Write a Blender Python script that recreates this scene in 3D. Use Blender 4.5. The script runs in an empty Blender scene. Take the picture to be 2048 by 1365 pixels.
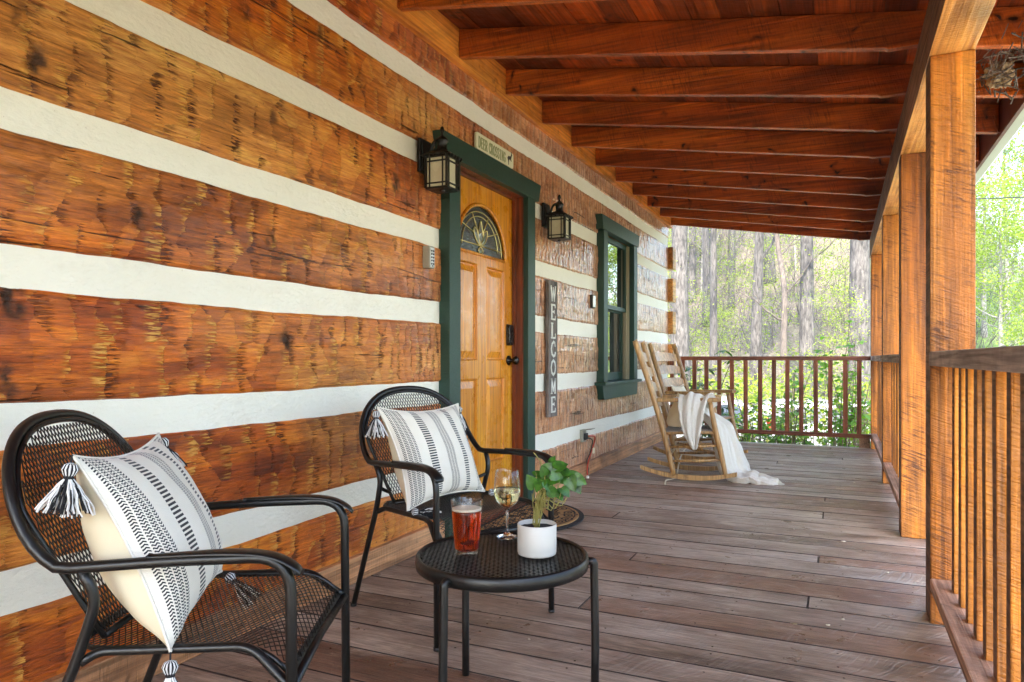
import bpy, math, random
import numpy as np
from mathutils import Vector, Matrix, noise as mnoise
R = math.radians
random.seed(7); rng = np.random.default_rng(11)
scene = bpy.context.scene

# ---------------------------------------------------------------- camera
cd = bpy.data.cameras.new('camera'); cam = bpy.data.objects.new('camera', cd)
scene.collection.objects.link(cam)
cam.location = (0, 0, 1.0); cam.rotation_euler = (R(90), 0, R(24.9))
cd.sensor_width = 36; cd.lens = 36 * 1415 / 2048; cd.shift_y = 0.0168
cd.clip_start = 0.02; cd.clip_end = 500
scene.camera = cam
# ---------------------------------------------------------------- world, sun, exposure
SUN = Vector((0.10, -0.66, 0.74)).normalized()
elev = math.asin(SUN.z); az = math.atan2(SUN.x, SUN.y)
w = bpy.data.worlds.new('World'); scene.world = w; w.use_nodes = True
wt = w.node_tree; sky = wt.nodes.new('ShaderNodeTexSky'); sky.sky_type = 'NISHITA'
sky.sun_disc = False; sky.sun_elevation = elev; sky.sun_rotation = az
sky.air_density = 1.0; sky.dust_density = 1.6; sky.ozone_density = .7
bg = wt.nodes['Background']; bg.inputs[1].default_value = 0.15
wt.links.new(sky.outputs[0], bg.inputs[0])
sd = bpy.data.lights.new('sun', 'SUN'); sun = bpy.data.objects.new('sun', sd)
scene.collection.objects.link(sun); sd.energy = 2.0; sd.angle = R(2.0); sd.color = (1, .92, .80)
sun.rotation_euler = SUN.to_track_quat('Z', 'Y').to_euler()
scene.view_settings.view_transform = 'Standard'; scene.view_settings.look = 'None'
scene.view_settings.gamma = 1; scene.view_settings.exposure = 3.2
cy = scene.cycles
cy.use_denoising = True; cy.max_bounces = 16; cy.diffuse_bounces = 5; cy.glossy_bounces = 4
cy.transmission_bounces = 16; cy.transparent_max_bounces = 12; cy.caustics_reflective = False; cy.caustics_refractive = False
cy.sample_clamp_indirect = 6

# ---------------------------------------------------------------- mesh builder
class MB:
    def __init__(s): s.v = []; s.f = []; s.m = []; s.uv = {}
    def add(s, vs, fs, mi=0):
        o = len(s.v); s.v.extend([tuple(p) for p in vs])
        for f in fs: s.f.append([i + o for i in f]); s.m.append(mi)
        return o
    def box(s, a, b, mi=0):
        x0, y0, z0 = a; x1, y1, z1 = b
        s.add([(x0,y0,z0),(x1,y0,z0),(x1,y1,z0),(x0,y1,z0),(x0,y0,z1),(x1,y0,z1),(x1,y1,z1),(x0,y1,z1)],
              [(0,3,2,1),(4,5,6,7),(0,1,5,4),(1,2,6,5),(2,3,7,6),(3,0,4,7)], mi)
    def hexa(s, c, mi=0):   # 8 corners: bottom 4 ccw, top 4 ccw
        s.add(c, [(0,3,2,1),(4,5,6,7),(0,1,5,4),(1,2,6,5),(2,3,7,6),(3,0,4,7)], mi)
    def tube(s, pts, r, n=8, closed=False, mi=0, caps=True, flat=1.0):
        P = [Vector(p) for p in pts]; k = len(P)
        if k < 2: return
        rr = r if isinstance(r, (list, tuple, np.ndarray)) else [r] * k
        T = []
        for i in range(k):
            a = P[(i - 1) % k] if (closed or i > 0) else P[i]
            b = P[(i + 1) % k] if (closed or i < k - 1) else P[i]
            T.append((b - a).normalized())
        up = Vector((0, 0, 1)) if abs(T[0].z) < .9 else Vector((1, 0, 0))
        nrm = (up - T[0] * up.dot(T[0])).normalized(); vs = []
        for i in range(k):
            nrm = nrm - T[i] * nrm.dot(T[i])
            nrm = nrm.normalized() if nrm.length > 1e-6 else T[i].orthogonal().normalized()
            bn = T[i].cross(nrm)
            for j in range(n):
                a = 2 * math.pi * j / n
                vs.append(P[i] + (nrm * math.cos(a) * flat + bn * math.sin(a)) * rr[i])
        fs = []
        for i in range(k if closed else k - 1):
            for j in range(n):
                a = i * n + j; b = i * n + (j + 1) % n; c = ((i + 1) % k) * n + (j + 1) % n; d = ((i + 1) % k) * n + j
                fs.append((a, b, c, d))
        if caps and not closed:
            fs.append(tuple(range(n - 1, -1, -1))); fs.append(tuple(range((k - 1) * n, k * n)))
        s.add(vs, fs, mi)
    def lathe(s, prof, n=32, c=(0, 0, 0), mi=0, axis='z'):
        vs = []; k = len(prof)
        for (r, z) in prof:
            for j in range(n):
                a = 2 * math.pi * j / n
                p = (r * math.cos(a), r * math.sin(a), z)
                if axis == 'x': p = (z, r * math.cos(a), r * math.sin(a))
                if axis == 'y': p = (r * math.cos(a), z, r * math.sin(a))
                vs.append((p[0] + c[0], p[1] + c[1], p[2] + c[2]))
        fs = []
        for i in range(k - 1):
            for j in range(n):
                fs.append((i * n + j, i * n + (j + 1) % n, (i + 1) * n + (j + 1) % n, (i + 1) * n + j))
        s.add(vs, fs, mi)
    def prism(s, poly, f0, f1, mi=0):   # poly of 2-D points, f0/f1 map to 3-D
        n = len(poly)
        s.add([f0(*p) for p in poly] + [f1(*p) for p in poly],
              [tuple(range(n - 1, -1, -1)), tuple(range(n, 2 * n))] + [(i, (i + 1) % n, n + (i + 1) % n, n + i) for i in range(n)], mi)
    def grid(s, fn, nu, nv, mi=0):
        vs = [fn(i / nu, j / nv) for j in range(nv + 1) for i in range(nu + 1)]
        fs = [(j*(nu+1)+i, j*(nu+1)+i+1, (j+1)*(nu+1)+i+1, (j+1)*(nu+1)+i) for j in range(nv) for i in range(nu)]
        return s.add(vs, fs, mi)
    def mesh(s, name, mats, smooth=False):
        me = bpy.data.meshes.new(name); me.from_pydata(s.v, [], s.f)
        for m in (mats if isinstance(mats, (list, tuple)) else [mats]): me.materials.append(m)
        if any(s.m): me.polygons.foreach_set('material_index', s.m)
        if smooth: me.polygons.foreach_set('use_smooth', [True] * len(s.f))
        me.validate(); me.update()
        return me

def np_grid_mesh(name, V, nu, nv, mat, smooth=True, attrs=None):
    """V: (nv+1, nu+1, 3) numpy vertex grid."""
    me = bpy.data.meshes.new(name); n = (nu + 1) * (nv + 1)
    me.vertices.add(n); me.vertices.foreach_set('co', V.reshape(-1).astype(np.float32))
    i, j = np.meshgrid(np.arange(nu), np.arange(nv)); a = j * (nu + 1) + i
    F = np.stack([a, a + 1, a + nu + 2, a + nu + 1], -1).reshape(-1, 4)
    me.loops.add(F.size); me.loops.foreach_set('vertex_index', F.reshape(-1).astype(np.int32))
    me.polygons.add(len(F)); me.polygons.foreach_set('loop_start', (np.arange(len(F)) * 4).astype(np.int32))
    me.polygons.foreach_set('loop_total', np.full(len(F), 4, np.int32))
    me.polygons.foreach_set('use_smooth', np.full(len(F), smooth))
    me.materials.append(mat)
    for k, arr in (attrs or {}).items():
        at = me.attributes.new(k, 'FLOAT', 'POINT'); at.data.foreach_set('value', arr.reshape(-1).astype(np.float32))
    me.update(); me.validate()
    return me

def link(name, me, parent=None, world=False, loc=None):
    o = bpy.data.objects.new(name, me); scene.collection.objects.link(o)
    if parent is not None:
        o.parent = parent
        if world: o.location = -parent.location
    if loc is not None: o.location = loc
    return o
def part(name, mb, mats, parent, world=False, smooth=False, bevel=0, label=None, solid=0):
    me = mb if isinstance(mb, bpy.types.Mesh) else mb.mesh(name, mats, smooth)
    o = link(name, me, parent, world)
    if parent is not None and parent.parent is not None: o.location = (0, 0, 0)
    if bevel:
        b = o.modifiers.new('bevel', 'BEVEL'); b.width = bevel; b.segments = 2; b.limit_method = 'ANGLE'; b.angle_limit = R(40)
    if solid:
        b = o.modifiers.new('solid', 'SOLIDIFY'); b.thickness = solid
    if label: o['label'] = label
    return o
def tag(o, label=None, cat=None, group=None, kind=None):
    if label: o['label'] = label
    if cat: o['category'] = cat
    if group: o['group'] = group
    if kind: o['kind'] = kind
    return o
def thing(name, loc, label, cat, group=None, rz=0):
    o = bpy.data.objects.new(name, None); scene.collection.objects.link(o)
    o.empty_display_size = .1; o.location = loc; o.rotation_euler = (0, 0, rz)
    return tag(o, label, cat, group)
def copy_tree(o, parent=None):
    c = o.copy(); scene.collection.objects.link(c)
    if parent is not None: c.parent = parent
    for ch in list(o.children): copy_tree(ch, c)
    return c
def arc(cx, cz, r, a0, a1, n=8):
    return [(cx + r * math.cos(R(a0 + (a1 - a0) * i / n)), cz + r * math.sin(R(a0 + (a1 - a0) * i / n))) for i in range(n + 1)]
def smooth_path(pts, n=6):
    P = [Vector(p) for p in pts]; out = []
    for i in range(len(P) - 1):
        p0 = P[max(i - 1, 0)]; p1 = P[i]; p2 = P[i + 1]; p3 = P[min(i + 2, len(P) - 1)]
        for k in range(n):
            t = k / n
            out.append(.5 * ((2 * p1) + (p2 - p0) * t + (2*p0 - 5*p1 + 4*p2 - p3) * t*t + (3*p1 - p0 - 3*p2 + p3) * t**3))
    out.append(P[-1]); return out
def round_path(pts, r, n=5):
    """polyline with rounded corners"""
    P = [Vector(p) for p in pts]; out = [P[0]]
    for i in range(1, len(P) - 1):
        a = (P[i-1] - P[i]); b = (P[i+1] - P[i]); d = min(r, a.length * .49, b.length * .49)
        A = P[i] + a.normalized() * d; B = P[i] + b.normalized() * d
        for k in range(n + 1):
            t = k / n; out.append(A * (1-t)**2 + P[i] * 2*t*(1-t) + B * t*t)
    out.append(P[-1]); return out

# ---------------------------------------------------------------- material helpers
class G:
    def __init__(s, name):
        s.mat = bpy.data.materials.new(name); s.mat.use_nodes = True; s.t = s.mat.node_tree
        s.bsdf = s.t.nodes['Principled BSDF']; s.out = s.t.nodes['Material Output']; s._tc = None
    def n(s, typ, ins=None, **props):
        nd = s.t.nodes.new('ShaderNode' + typ)
        for k, v in props.items(): setattr(nd, k, v)
        for k, v in (ins or {}).items():
            inp = nd.inputs[k]
            if isinstance(v, bpy.types.NodeSocket): s.t.links.new(v, inp)
            else: inp.default_value = v
        return nd
    def obj(s):
        if not s._tc: s._tc = s.n('TexCoord')
        return s._tc.outputs['Object']
    def uv(s):
        if not s._tc: s._tc = s.n('TexCoord')
        return s._tc.outputs['UV']
    def rnd(s): return s.n('ObjectInfo').outputs['Random']
    def attr(s, name): return s.n('Attribute', attribute_name=name).outputs['Fac']
    def math(s, op, a, b=0.0, c=None, clamp=False):
        ins = {0: a, 1: b}
        if c is not None: ins[2] = c
        return s.n('Math', ins, operation=op, use_clamp=clamp).outputs[0]
    def vmath(s, op, a, b): return s.n('VectorMath', {0: a, 1: b}, operation=op).outputs[0]
    def map(s, vec, scale=(1, 1, 1), loc=(0, 0, 0), rot=(0, 0, 0)):
        return s.n('Mapping', {0: vec, 1: loc, 2: rot, 3: scale}).outputs[0]
    def noise(s, vec, scale, detail=3, rough=.55, dist=0.0):
        return s.n('TexNoise', {'Vector': vec, 'Scale': scale, 'Detail': detail, 'Roughness': rough, 'Distortion': dist}).outputs[0]
    def ramp(s, fac, stops, interp='LINEAR'):
        nd = s.n('ValToRGB', {0: fac}); cr = nd.color_ramp; cr.interpolation = interp
        while len(cr.elements) < len(stops): cr.elements.new(.5)
        for e, (p, c) in zip(cr.elements, stops):
            e.position = p; e.color = (c, c, c, 1) if isinstance(c, (int, float)) else (*c, 1)
        return nd.outputs[0]
    def mix(s, fac, a, b, blend='MIX'):
        nd = s.n('Mix', data_type='RGBA', blend_type=blend)
        for i, v in ((0, fac), (6, a), (7, b)):
            if isinstance(v, bpy.types.NodeSocket): s.t.links.new(v, nd.inputs[i])
            else: nd.inputs[i].default_value = v if not isinstance(v, tuple) else (*v, 1)[:4]
        return nd.outputs[2]
    def set(s, **kw):
        for k, v in kw.items():
            inp = s.bsdf.inputs[k.replace('_', ' ')]
            if isinstance(v, bpy.types.NodeSocket): s.t.links.new(v, inp)
            else: inp.default_value = (*v, 1) if isinstance(v, tuple) and len(v) == 3 else v
        return s.mat
    def bump(s, h, strength=.5, dist=.01, prev=None):
        ins = {'Height': h, 'Strength': strength, 'Distance': dist}
        if prev is not None: ins['Normal'] = prev
        o = s.n('Bump', ins).outputs[0]; s.t.links.new(o, s.bsdf.inputs['Normal']); return o

AX = {'X': (.10, 1, 1), 'Y': (1, .10, 1), 'Z': (1, 1, .10)}
def wood(name, dark, mid, light, axis='Y', rough=.5, coat=0, grain=1.0, knots=1.0, saw=.5, sawrot=0, spec=.4, bstr=.5, extra=None, sawdark=0.0, patch=1.0):
    g = G(name); co = g.obj()
    off = g.math('MULTIPLY', g.rnd(), 37.0)
    v = g.vmath('ADD', co, g.n('CombineXYZ', {0: off, 1: off, 2: off}).outputs[0])
    va = g.map(v, AX[axis])
    big = g.noise(va, 3.2, 4, .6, .6)
    fine = g.noise(g.map(v, tuple(q if q == 1 else .025 for q in AX[axis])), 70 * grain, 3, .6, .3)
    col = g.ramp(big, [(.25, dark), (.5, mid), (.78, light)])
    col = g.mix(.75, col, g.ramp(fine, [(.3, .18), (.65, .85)]), 'OVERLAY')
    tone = g.ramp(g.noise(g.map(v, tuple(q if q == 1 else .4 for q in AX[axis])), 4.0, 4, .65, .8), [(.30, 1 - .5 * patch), (.5, 1 - .08 * patch), (.7, 1 + .25 * patch)])
    col = g.mix(1.0, col, tone, 'MULTIPLY')
    h = fine
    if saw:
        rot = {'X': (0, R(sawrot), 0), 'Y': (0, 0, R(90 + sawrot)), 'Z': (0, R(90 + sawrot), 0)}[axis]
        vs = g.map(g.map(v, (1, 1, 1), (0, 0, 0), rot), (1, .07, .07))
        sw = g.noise(vs, 150, 3, .6, .25)
        h = g.math('ADD', fine, g.math('MULTIPLY', sw, saw * 1.6))
        if sawdark:
            msk = g.math('MULTIPLY', g.ramp(sw, [(.50, 0.0), (.60, 1.0)]), g.ramp(g.noise(g.map(v, (1, 1, .5)), 7, 5, .75), [(.46, .05), (.62, 1.0)]))
            col = g.mix(g.math('MULTIPLY', msk, sawdark), col, tuple(q * .30 for q in dark))
    if knots:
        vk = g.map(g.vmath('ADD', v, g.n('TexNoise', {'Vector': v, 'Scale': 5.0}).outputs[1]), tuple(.32 if q != 1 else 1 for q in AX[axis]))
        vo = g.n('TexVoronoi', {'Vector': vk, 'Scale': 3.9, 'Randomness': 1.0}); d = vo.outputs['Distance']
        core = g.ramp(d, [(.07, 1.0), (.12, .0)]); halo = g.ramp(d, [(.08, .75), (.28, 0.0)])
        col = g.mix(g.math('MULTIPLY', halo, knots), col, tuple(q * .8 for q in dark))
        col = g.mix(g.math('MULTIPLY', core, knots), col, tuple(q * .15 for q in dark))
    if extra: col = extra(g, col, v)
    g.bump(h, min(1, bstr * 1.3), .007)
    rg = g.ramp(g.noise(v, 12, 3), [(.3, max(.05, rough - .12)), (.7, min(1, rough + .12))])
    return g.set(Base_Color=col, Roughness=rg, Coat_Weight=coat, Coat_Roughness=.22, Specular_IOR_Level=spec)

def plain(name, col, rough=.5, metal=0, var=.12, nscale=30, bump=.1, spec=.5, coat=0):
    g = G(name); co = g.obj(); nz = g.noise(co, nscale, 4)
    c = g.mix(nz, tuple(q * (1 - var) for q in col), tuple(min(1, q * (1 + var)) for q in col))
    if bump: g.bump(nz, bump, .003)
    rr = g.ramp(g.noise(co, nscale * .4, 3), [(.3, max(.02, rough - .08)), (.7, min(1, rough + .08))])
    return g.set(Base_Color=c, Roughness=rr, Metallic=metal, Specular_IOR_Level=spec, Coat_Weight=coat)

M = {}
# --- hand hewn varnished logs
def mk_log():
    g = G('hewn_log_wood'); co = g.obj()
    lg = g.attr('tone'); kn = g.attr('knot'); wear = g.attr('wear'); far = g.attr('far')
    sp = g.n('SeparateXYZ', {0: co}); y, z = sp.outputs[1], sp.outputs[2]
    # ragged horizontal offsets: every fine line of grain tears at its own place
    rag = g.noise(g.map(co, (1, .8, 1)), 1.0, 0); ragf = g.noise(g.map(co, (0, 5, 210)), 1.0, 1, .5); ragm = g.noise(g.map(co, (0, 14, 46)), 1.0, 2, .6)
    yy = g.math('ADD', y, g.math('MULTIPLY', g.math('SUBTRACT', ragf, .5), .022))
    yy = g.math('ADD', yy, g.math('MULTIPLY', g.math('SUBTRACT', ragm, .5), .030))
    zz = g.math('ADD', z, g.math('MULTIPLY', g.math('SUBTRACT', g.noise(g.map(co, (0, 7, 5)), 1.0, 2), .5), .05))
    ys = g.math('ADD', g.math('MULTIPLY', yy, 10.0), g.math('MULTIPLY', g.math('MAXIMUM', g.math('SUBTRACT', yy, 2.9), 0.0), 7.0))
    cv = g.n('CombineXYZ', {0: ys, 1: g.math('MULTIPLY', zz, 8.5), 2: 0.0}).outputs[0]
    vo = g.n('TexVoronoi', {'Vector': cv, 'Scale': 1.0, 'Randomness': .82}, voronoi_dimensions='2D', distance='CHEBYCHEV')
    pos = g.n('SeparateXYZ', {0: vo.outputs['Position']}); rc = g.n('SeparateXYZ', {0: vo.outputs['Color']})
    dy = g.math('SUBTRACT', ys, pos.outputs[0]); cell = rc.outputs[0]
    va = g.map(co, (1, .16, 1)); big = g.noise(va, 5, 5, .65, .8)
    fine = g.noise(g.map(co, (1, .065, 1)), 105, 5, .75, .5)
    sum_ = g.math('ADD', g.math('MULTIPLY', big, .80), g.math('MULTIPLY', cell, .12))
    sum_ = g.math('ADD', sum_, g.math('MULTIPLY', lg, .12))
    col = g.ramp(sum_, [(.33, (.13, .019, .001)), (.44, (.33, .060, .003)), (.55, (.56, .130, .006)), (.70, (.72, .25, .022))])
    tan = g.ramp(sum_, [(.3, (.27, .09, .013)), (.48, (.52, .22, .042)), (.68, (.72, .39, .11))])
    col = g.mix(wear, col, tan)
    col = g.mix(g.math('MULTIPLY', far, .62), col, g.mix(cell, (.52, .27, .15), (.74, .50, .34)))  # pale outdoor gloss of the far logs painted into the base colour
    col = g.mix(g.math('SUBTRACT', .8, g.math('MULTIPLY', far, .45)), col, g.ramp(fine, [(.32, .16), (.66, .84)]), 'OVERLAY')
    dk = g.ramp(g.noise(g.map(co, (1, .35, 1), (5, 2, 8)), 4.5, 5, .7, .7), [(.48, 0.0), (.66, 1.0)])
    col = g.mix(g.math('MULTIPLY', dk, .70), col, g.mix(1.0, col, (.36, .26, .20), 'MULTIPLY'))
    # pale and dark tear-out at the two sides of a cut
    tn_ = g.noise(g.map(co, (1, .10, 1)), 150, 2, .6, .2); act = rc.outputs[1]
    up = g.math('MULTIPLY', g.ramp(g.math('MULTIPLY', dy, 1.0), [(.16, 0.0), (.42, 1.0)]), g.ramp(act, [(.2, 0.0), (.45, 1.0)]))
    dn = g.math('MULTIPLY', g.ramp(g.math('MULTIPLY', dy, -1.0), [(.22, 0.0), (.46, 1.0)]), g.ramp(rc.outputs[2], [(.20, 0.0), (.45, 1.0)]))
    pale = g.math('MULTIPLY', up, g.ramp(tn_, [(.47, 0.0), (.56, 1.0)])); torn = g.math('MULTIPLY', dn, g.ramp(tn_, [(.44, 1.0), (.53, 0.0)]))
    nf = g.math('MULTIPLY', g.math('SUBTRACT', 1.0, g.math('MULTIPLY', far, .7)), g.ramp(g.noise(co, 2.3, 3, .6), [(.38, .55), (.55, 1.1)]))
    rdg = g.math('MULTIPLY', far, g.ramp(dy, [(.0, 0.0), (.3, .15), (.48, .9)])); col = g.mix(g.math('MULTIPLY', rdg, .5), col, (.82, .62, .48))  # reflections on the far scallops painted as pale ridges
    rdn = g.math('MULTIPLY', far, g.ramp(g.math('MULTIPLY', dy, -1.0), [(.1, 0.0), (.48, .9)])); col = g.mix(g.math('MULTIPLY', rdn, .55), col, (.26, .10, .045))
    col = g.mix(g.math('MULTIPLY', g.math('MULTIPLY', pale, .72), nf), col, (.78, .40, .075))
    col = g.mix(g.math('MULTIPLY', g.math('MULTIPLY', torn, .85), nf), col, (.075, .016, .003))
    spk = g.ramp(g.noise(g.map(co, (1, .4, 1), (2, 2, 2)), 75, 2), [(.72, 0.0), (.75, 1.0)]); col = g.mix(g.math('MULTIPLY', spk, .8), col, (.03, .010, .003))
    ck = g.noise(g.map(co, (1, .05, 1.3), (0, 9, 3)), 22, 4, .65, .6)
    crack = g.ramp(ck, [(.645, 0.0), (.662, 1.0)]); col = g.mix(g.math('MULTIPLY', crack, .85), col, (.03, .008, .002))
    col = g.mix(kn, col, (.035, .012, .004))
    # relief: every cut is a shallow tilted scoop that ends in a step
    hh = g.math('MULTIPLY', g.math('MULTIPLY', dy, dy), -1.1); hh = g.math('ADD', hh, g.math('MULTIPLY', dy, g.math('SUBTRACT', cell, .15)))
    hh = g.math('ADD', hh, g.math('MULTIPLY', rc.outputs[2], .35))
    fl = g.math('ADD', g.math('MULTIPLY', fine, .7), g.math('MULTIPLY', torn, -.8)); fl = g.math('ADD', fl, g.math('MULTIPLY', pale, .5)); fl = g.math('ADD', fl, g.math('MULTIPLY', crack, -1.4))
    b1 = g.n('Bump', {'Height': fl, 'Strength': 1.0, 'Distance': .006}).outputs[0]
    g.bump(hh, .9, g.math('ADD', .009, g.math('MULTIPLY', far, .010)), b1)
    rg = g.ramp(g.noise(g.map(co, (1, .5, 1)), 28, 4), [(.3, .32), (.7, .58)])
    cw = g.math('MULTIPLY', g.math('SUBTRACT', 1.0, kn), g.math('ADD', .10, g.math('MULTIPLY', far, .75)))
    return g.set(Base_Color=col, Roughness=rg, Specular_IOR_Level=.35, Coat_Weight=cw, Coat_Roughness=.13)
M['log'] = mk_log()
def mk_chink():
    g = G('cream_chinking'); co = g.obj()
    n1 = g.noise(co, 3, 4); n2 = g.noise(g.map(co, (1, .5, 1)), 60, 4, .6)
    col = g.mix(n1, (.79, .77, .65), (.88, .86, .76)); sp = g.ramp(g.noise(co, 90, 2), [(.72, 0.0), (.76, 1.0)])
    col = g.mix(g.math('MULTIPLY', sp, .35), col, (.35, .28, .2))
    st = g.ramp(g.noise(g.map(co, (1, .6, 1), (4, 4, 4)), 5, 5, .7), [(.56, 0.0), (.75, 1.0)]); col = g.mix(g.math('MULTIPLY', st, .28), col, (.50, .44, .32))
    g.bump(g.math('ADD', n2, g.math('MULTIPLY', n1, 2.0)), .5, .008)
    return g.set(Base_Color=col, Roughness=.62)
M['chink'] = mk_chink()
M['rafter'] = wood('rafter_wood', (.10, .015, .0015), (.34, .062, .004), (.64, .17, .012), 'X', .42, .10, 1, 1.0, .7, 14, bstr=1.0, sawdark=.5)
M['deckroof'] = wood('roof_board_wood', (.07, .013, .002), (.20, .040, .004), (.42, .10, .010), 'Y', .5, .05, 1, 1.0, .3, 0,
    extra=lambda g, c, v: g.mix(1.0, c, g.ramp(g.attr('tone'), [(0, (.40, .32, .28)), (.6, (1, .9, .85)), (1, (1.9, 1.5, 1.2))]), 'MULTIPLY'))
M['post'] = wood('post_wood', (.22, .060, .006), (.44, .145, .014), (.60, .25, .034), 'Z', .5, .10, .8, .55, .9, -20, sawdark=.85, bstr=1.0)
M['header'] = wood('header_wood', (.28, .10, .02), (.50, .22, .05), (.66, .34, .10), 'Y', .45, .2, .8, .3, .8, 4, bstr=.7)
M['headerside'] = wood('weathered_header_side', (.10, .05, .03), (.20, .11, .065), (.32, .20, .12), 'Y', .65, 0, 1, .3, .6, 4, bstr=.8)  # weathered stain, darkened so wall-facing sides carry their shade in the colour
M['ledger'] = wood('ledger_wood', (.36, .10, .012), (.58, .19, .025), (.70, .30, .05), 'Y', .5, .1, 1, .4, .4)
M['rail'] = wood('rail_wood', (.28, .14, .08), (.48, .28, .18), (.62, .42, .30), 'Y', .6, .05, 1, .3, .9, 6, bstr=.8)
M['handrail'] = wood('weathered_handrail', (.26, .21, .18), (.48, .42, .37), (.66, .60, .54), 'Y', .7, 0, 1, .25, .9, 3, bstr=1.0)
M['endrail'] = wood('red_brown_rail_wood', (.10, .028, .012), (.19, .055, .022), (.28, .09, .04), 'X', .55, .05, 1, .2, .6)
M['endbal'] = wood('red_brown_baluster_wood', (.10, .028, .012), (.20, .058, .022), (.30, .10, .04), 'Z', .55, .05, 1, .3, .6)
M['baluster'] = wood('baluster_wood', (.20, .060, .006), (.42, .145, .012), (.58, .24, .030), 'Z', .5, .1, .8, .35, .9, -16, bstr=.9, sawdark=.35)
M['base'] = wood('baseboard_wood', (.26, .11, .045), (.45, .22, .10), (.58, .33, .17), 'Y', .5, .05, 1, .5, .9, 5)
M['door'] = wood('honey_door_wood', (.42, .125, .005), (.60, .215, .010), (.72, .32, .030), 'Z', .32, .45, 1.3, 0, 0, bstr=.12, patch=.25)
M['jamb'] = wood('red_jamb_wood', (.10, .022, .008), (.17, .036, .011), (.24, .06, .02), 'Z', .4, .2, 1, 0, 0, bstr=.2)
def mk_green():
    g = G('green_trim_paint'); co = g.obj()
    sw = g.n('TexWave', {'Vector': co, 'Scale': 26.0, 'Distortion': 1.2, 'Detail': 2.0}, wave_type='BANDS', bands_direction='DIAGONAL').outputs[1]
    vz = g.noise(g.map(co, (.3, .3, 1)), 120, 2); nz = g.noise(co, 6, 4)
    col = g.mix(nz, (.006, .032, .020), (.014, .054, .036))
    col = g.mix(g.math('MULTIPLY', g.ramp(vz, [(.6, 0.0), (.66, 1.0)]), .35), col, (.008, .03, .02))
    g.bump(vz, .6, .004)
    return g.set(Base_Color=col, Roughness=.5)
M['green'] = mk_green()
def mk_floor():
    g = G('weathered_deck_boards'); co = g.obj(); tn = g.attr('tone'); t2 = g.attr('tone2')
    off = g.math('MULTIPLY', tn, 19.0); v = g.vmath('ADD', co, g.n('CombineXYZ', {0: off, 1: 0.0, 2: off}).outputs[0])
    big = g.noise(g.map(v, (.35, 1, 1)), 5, 5, .65, .5)
    fine = g.noise(g.map(v, (.08, 1, 1)), 95, 5, .72, .5)
    s = g.math('ADD', g.math('MULTIPLY', big, .86), g.math('MULTIPLY', tn, .14))
    col = g.ramp(s, [(.30, (.12, .073, .050)), (.46, (.265, .180, .130)), (.62, (.41, .315, .245)), (.80, (.58, .49, .40))])
    red = g.ramp(s, [(.3, (.12, .052, .030)), (.55, (.26, .135, .085)), (.8, (.42, .26, .18))])
    col = g.mix(t2, col, red)
    col = g.mix(.70, col, g.ramp(fine, [(.3, .14), (.68, .90)]), 'OVERLAY')
    # saw kerf arcs
    wv = g.vmath('ADD', g.map(v, (1, 1, 1), (0, 0, 0), (0, 0, R(28))), g.n('VectorMath', {0: g.n('TexNoise', {'Vector': v, 'Scale': 2.0}).outputs[1], 3: .25}, operation='SCALE').outputs[0])
    sw = g.noise(g.map(wv, (1, .05, .05)), 110, 1, .5)
    area = g.ramp(g.noise(v, 2.4, 3, .6), [(.46, 0.0), (.62, 1.0)])
    swm = g.math('MULTIPLY', g.ramp(sw, [(.54, 0.0), (.60, 1.0)]), area)
    col = g.mix(g.math('MULTIPLY', swm, .22), col, (.42, .35, .30))
    # worn pale blotches
    wr = g.math('MULTIPLY', g.ramp(g.noise(g.map(co, (.6, 1, 1)), 6.5, 6, .72, .6), [(.56, 0.0), (.66, 1.0)]), g.ramp(fine, [(.42, .15), (.6, 1.0)]))
    col = g.mix(g.math('MULTIPLY', wr, .6), col, (.62, .50, .38))
    h = g.math('ADD', fine, g.math('MULTIPLY', swm, .6)); g.bump(h, .8, .006)
    rg = g.ramp(g.noise(v, 7, 4, .6), [(.3, .26), (.7, .48)])
    return g.set(Base_Color=col, Roughness=rg, Specular_IOR_Level=.5)
M['floor'] = mk_floor()
M['black'] = plain('black_powder_coat', (.006, .006, .0055), .36, 0, .3, 200, .05, .5)
M['bronze'] = plain('dark_bronze_metal', (.010, .009, .008), .4, .3, .3, 80, .1)
M['lampglass'] = plain('cream_lamp_glass', (.60, .56, .40), .25, 0, .08, 14, .05)
M['cream'] = plain('cream_cotton', (.78, .70, .50), .9, 0, .06, 9, .3)
M['sign'] = plain('cream_sign_paint', (.72, .70, .50), .5, 0, .06, 20, .1)
M['signgreen'] = plain('olive_lettering_paint', (.26, .30, .12), .5, 0, .2, 60, 0)
M['ink'] = plain('black_paint', (.012, .012, .012), .55, 0, .2, 60, 0)
M['greywood'] = wood('weathered_grey_board', (.07, .055, .045), (.15, .125, .11), (.24, .21, .19), 'Z', .7, 0, 1, .3, .5)
M['white'] = plain('white_lettering_paint', (.78, .77, .70), .6, 0, .08, 60, .1)
M['vinyl'] = plain('beige_vinyl', (.34, .30, .20), .5, 0, .05, 20, 0)
M['pot'] = plain('white_matte_ceramic', (.60, .59, .55), .42, 0, .03, 40, .05)
M['soil'] = plain('dark_soil', (.012, .012, .014), .9, 0, .5, 90, 1.0)
M['rocker'] = wood('honey_rocker_wood', (.23, .12, .04), (.36, .205, .075), (.48, .30, .125), 'Z', .42, .2, 1, .3, 0, bstr=.1, patch=.4)
M['rope'] = plain('pale_cotton_rope', (.66, .58, .44), .85, 0, .1, 60, .3)
M['weave'] = plain('grey_woven_seat_cord', (.34, .30, .26), .8, 0, .2, 120, .4)
M['gutter'] = plain('pale_blue_grey_gutter', (.34, .40, .38), .35, 0, .06, 6, .05)
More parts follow.
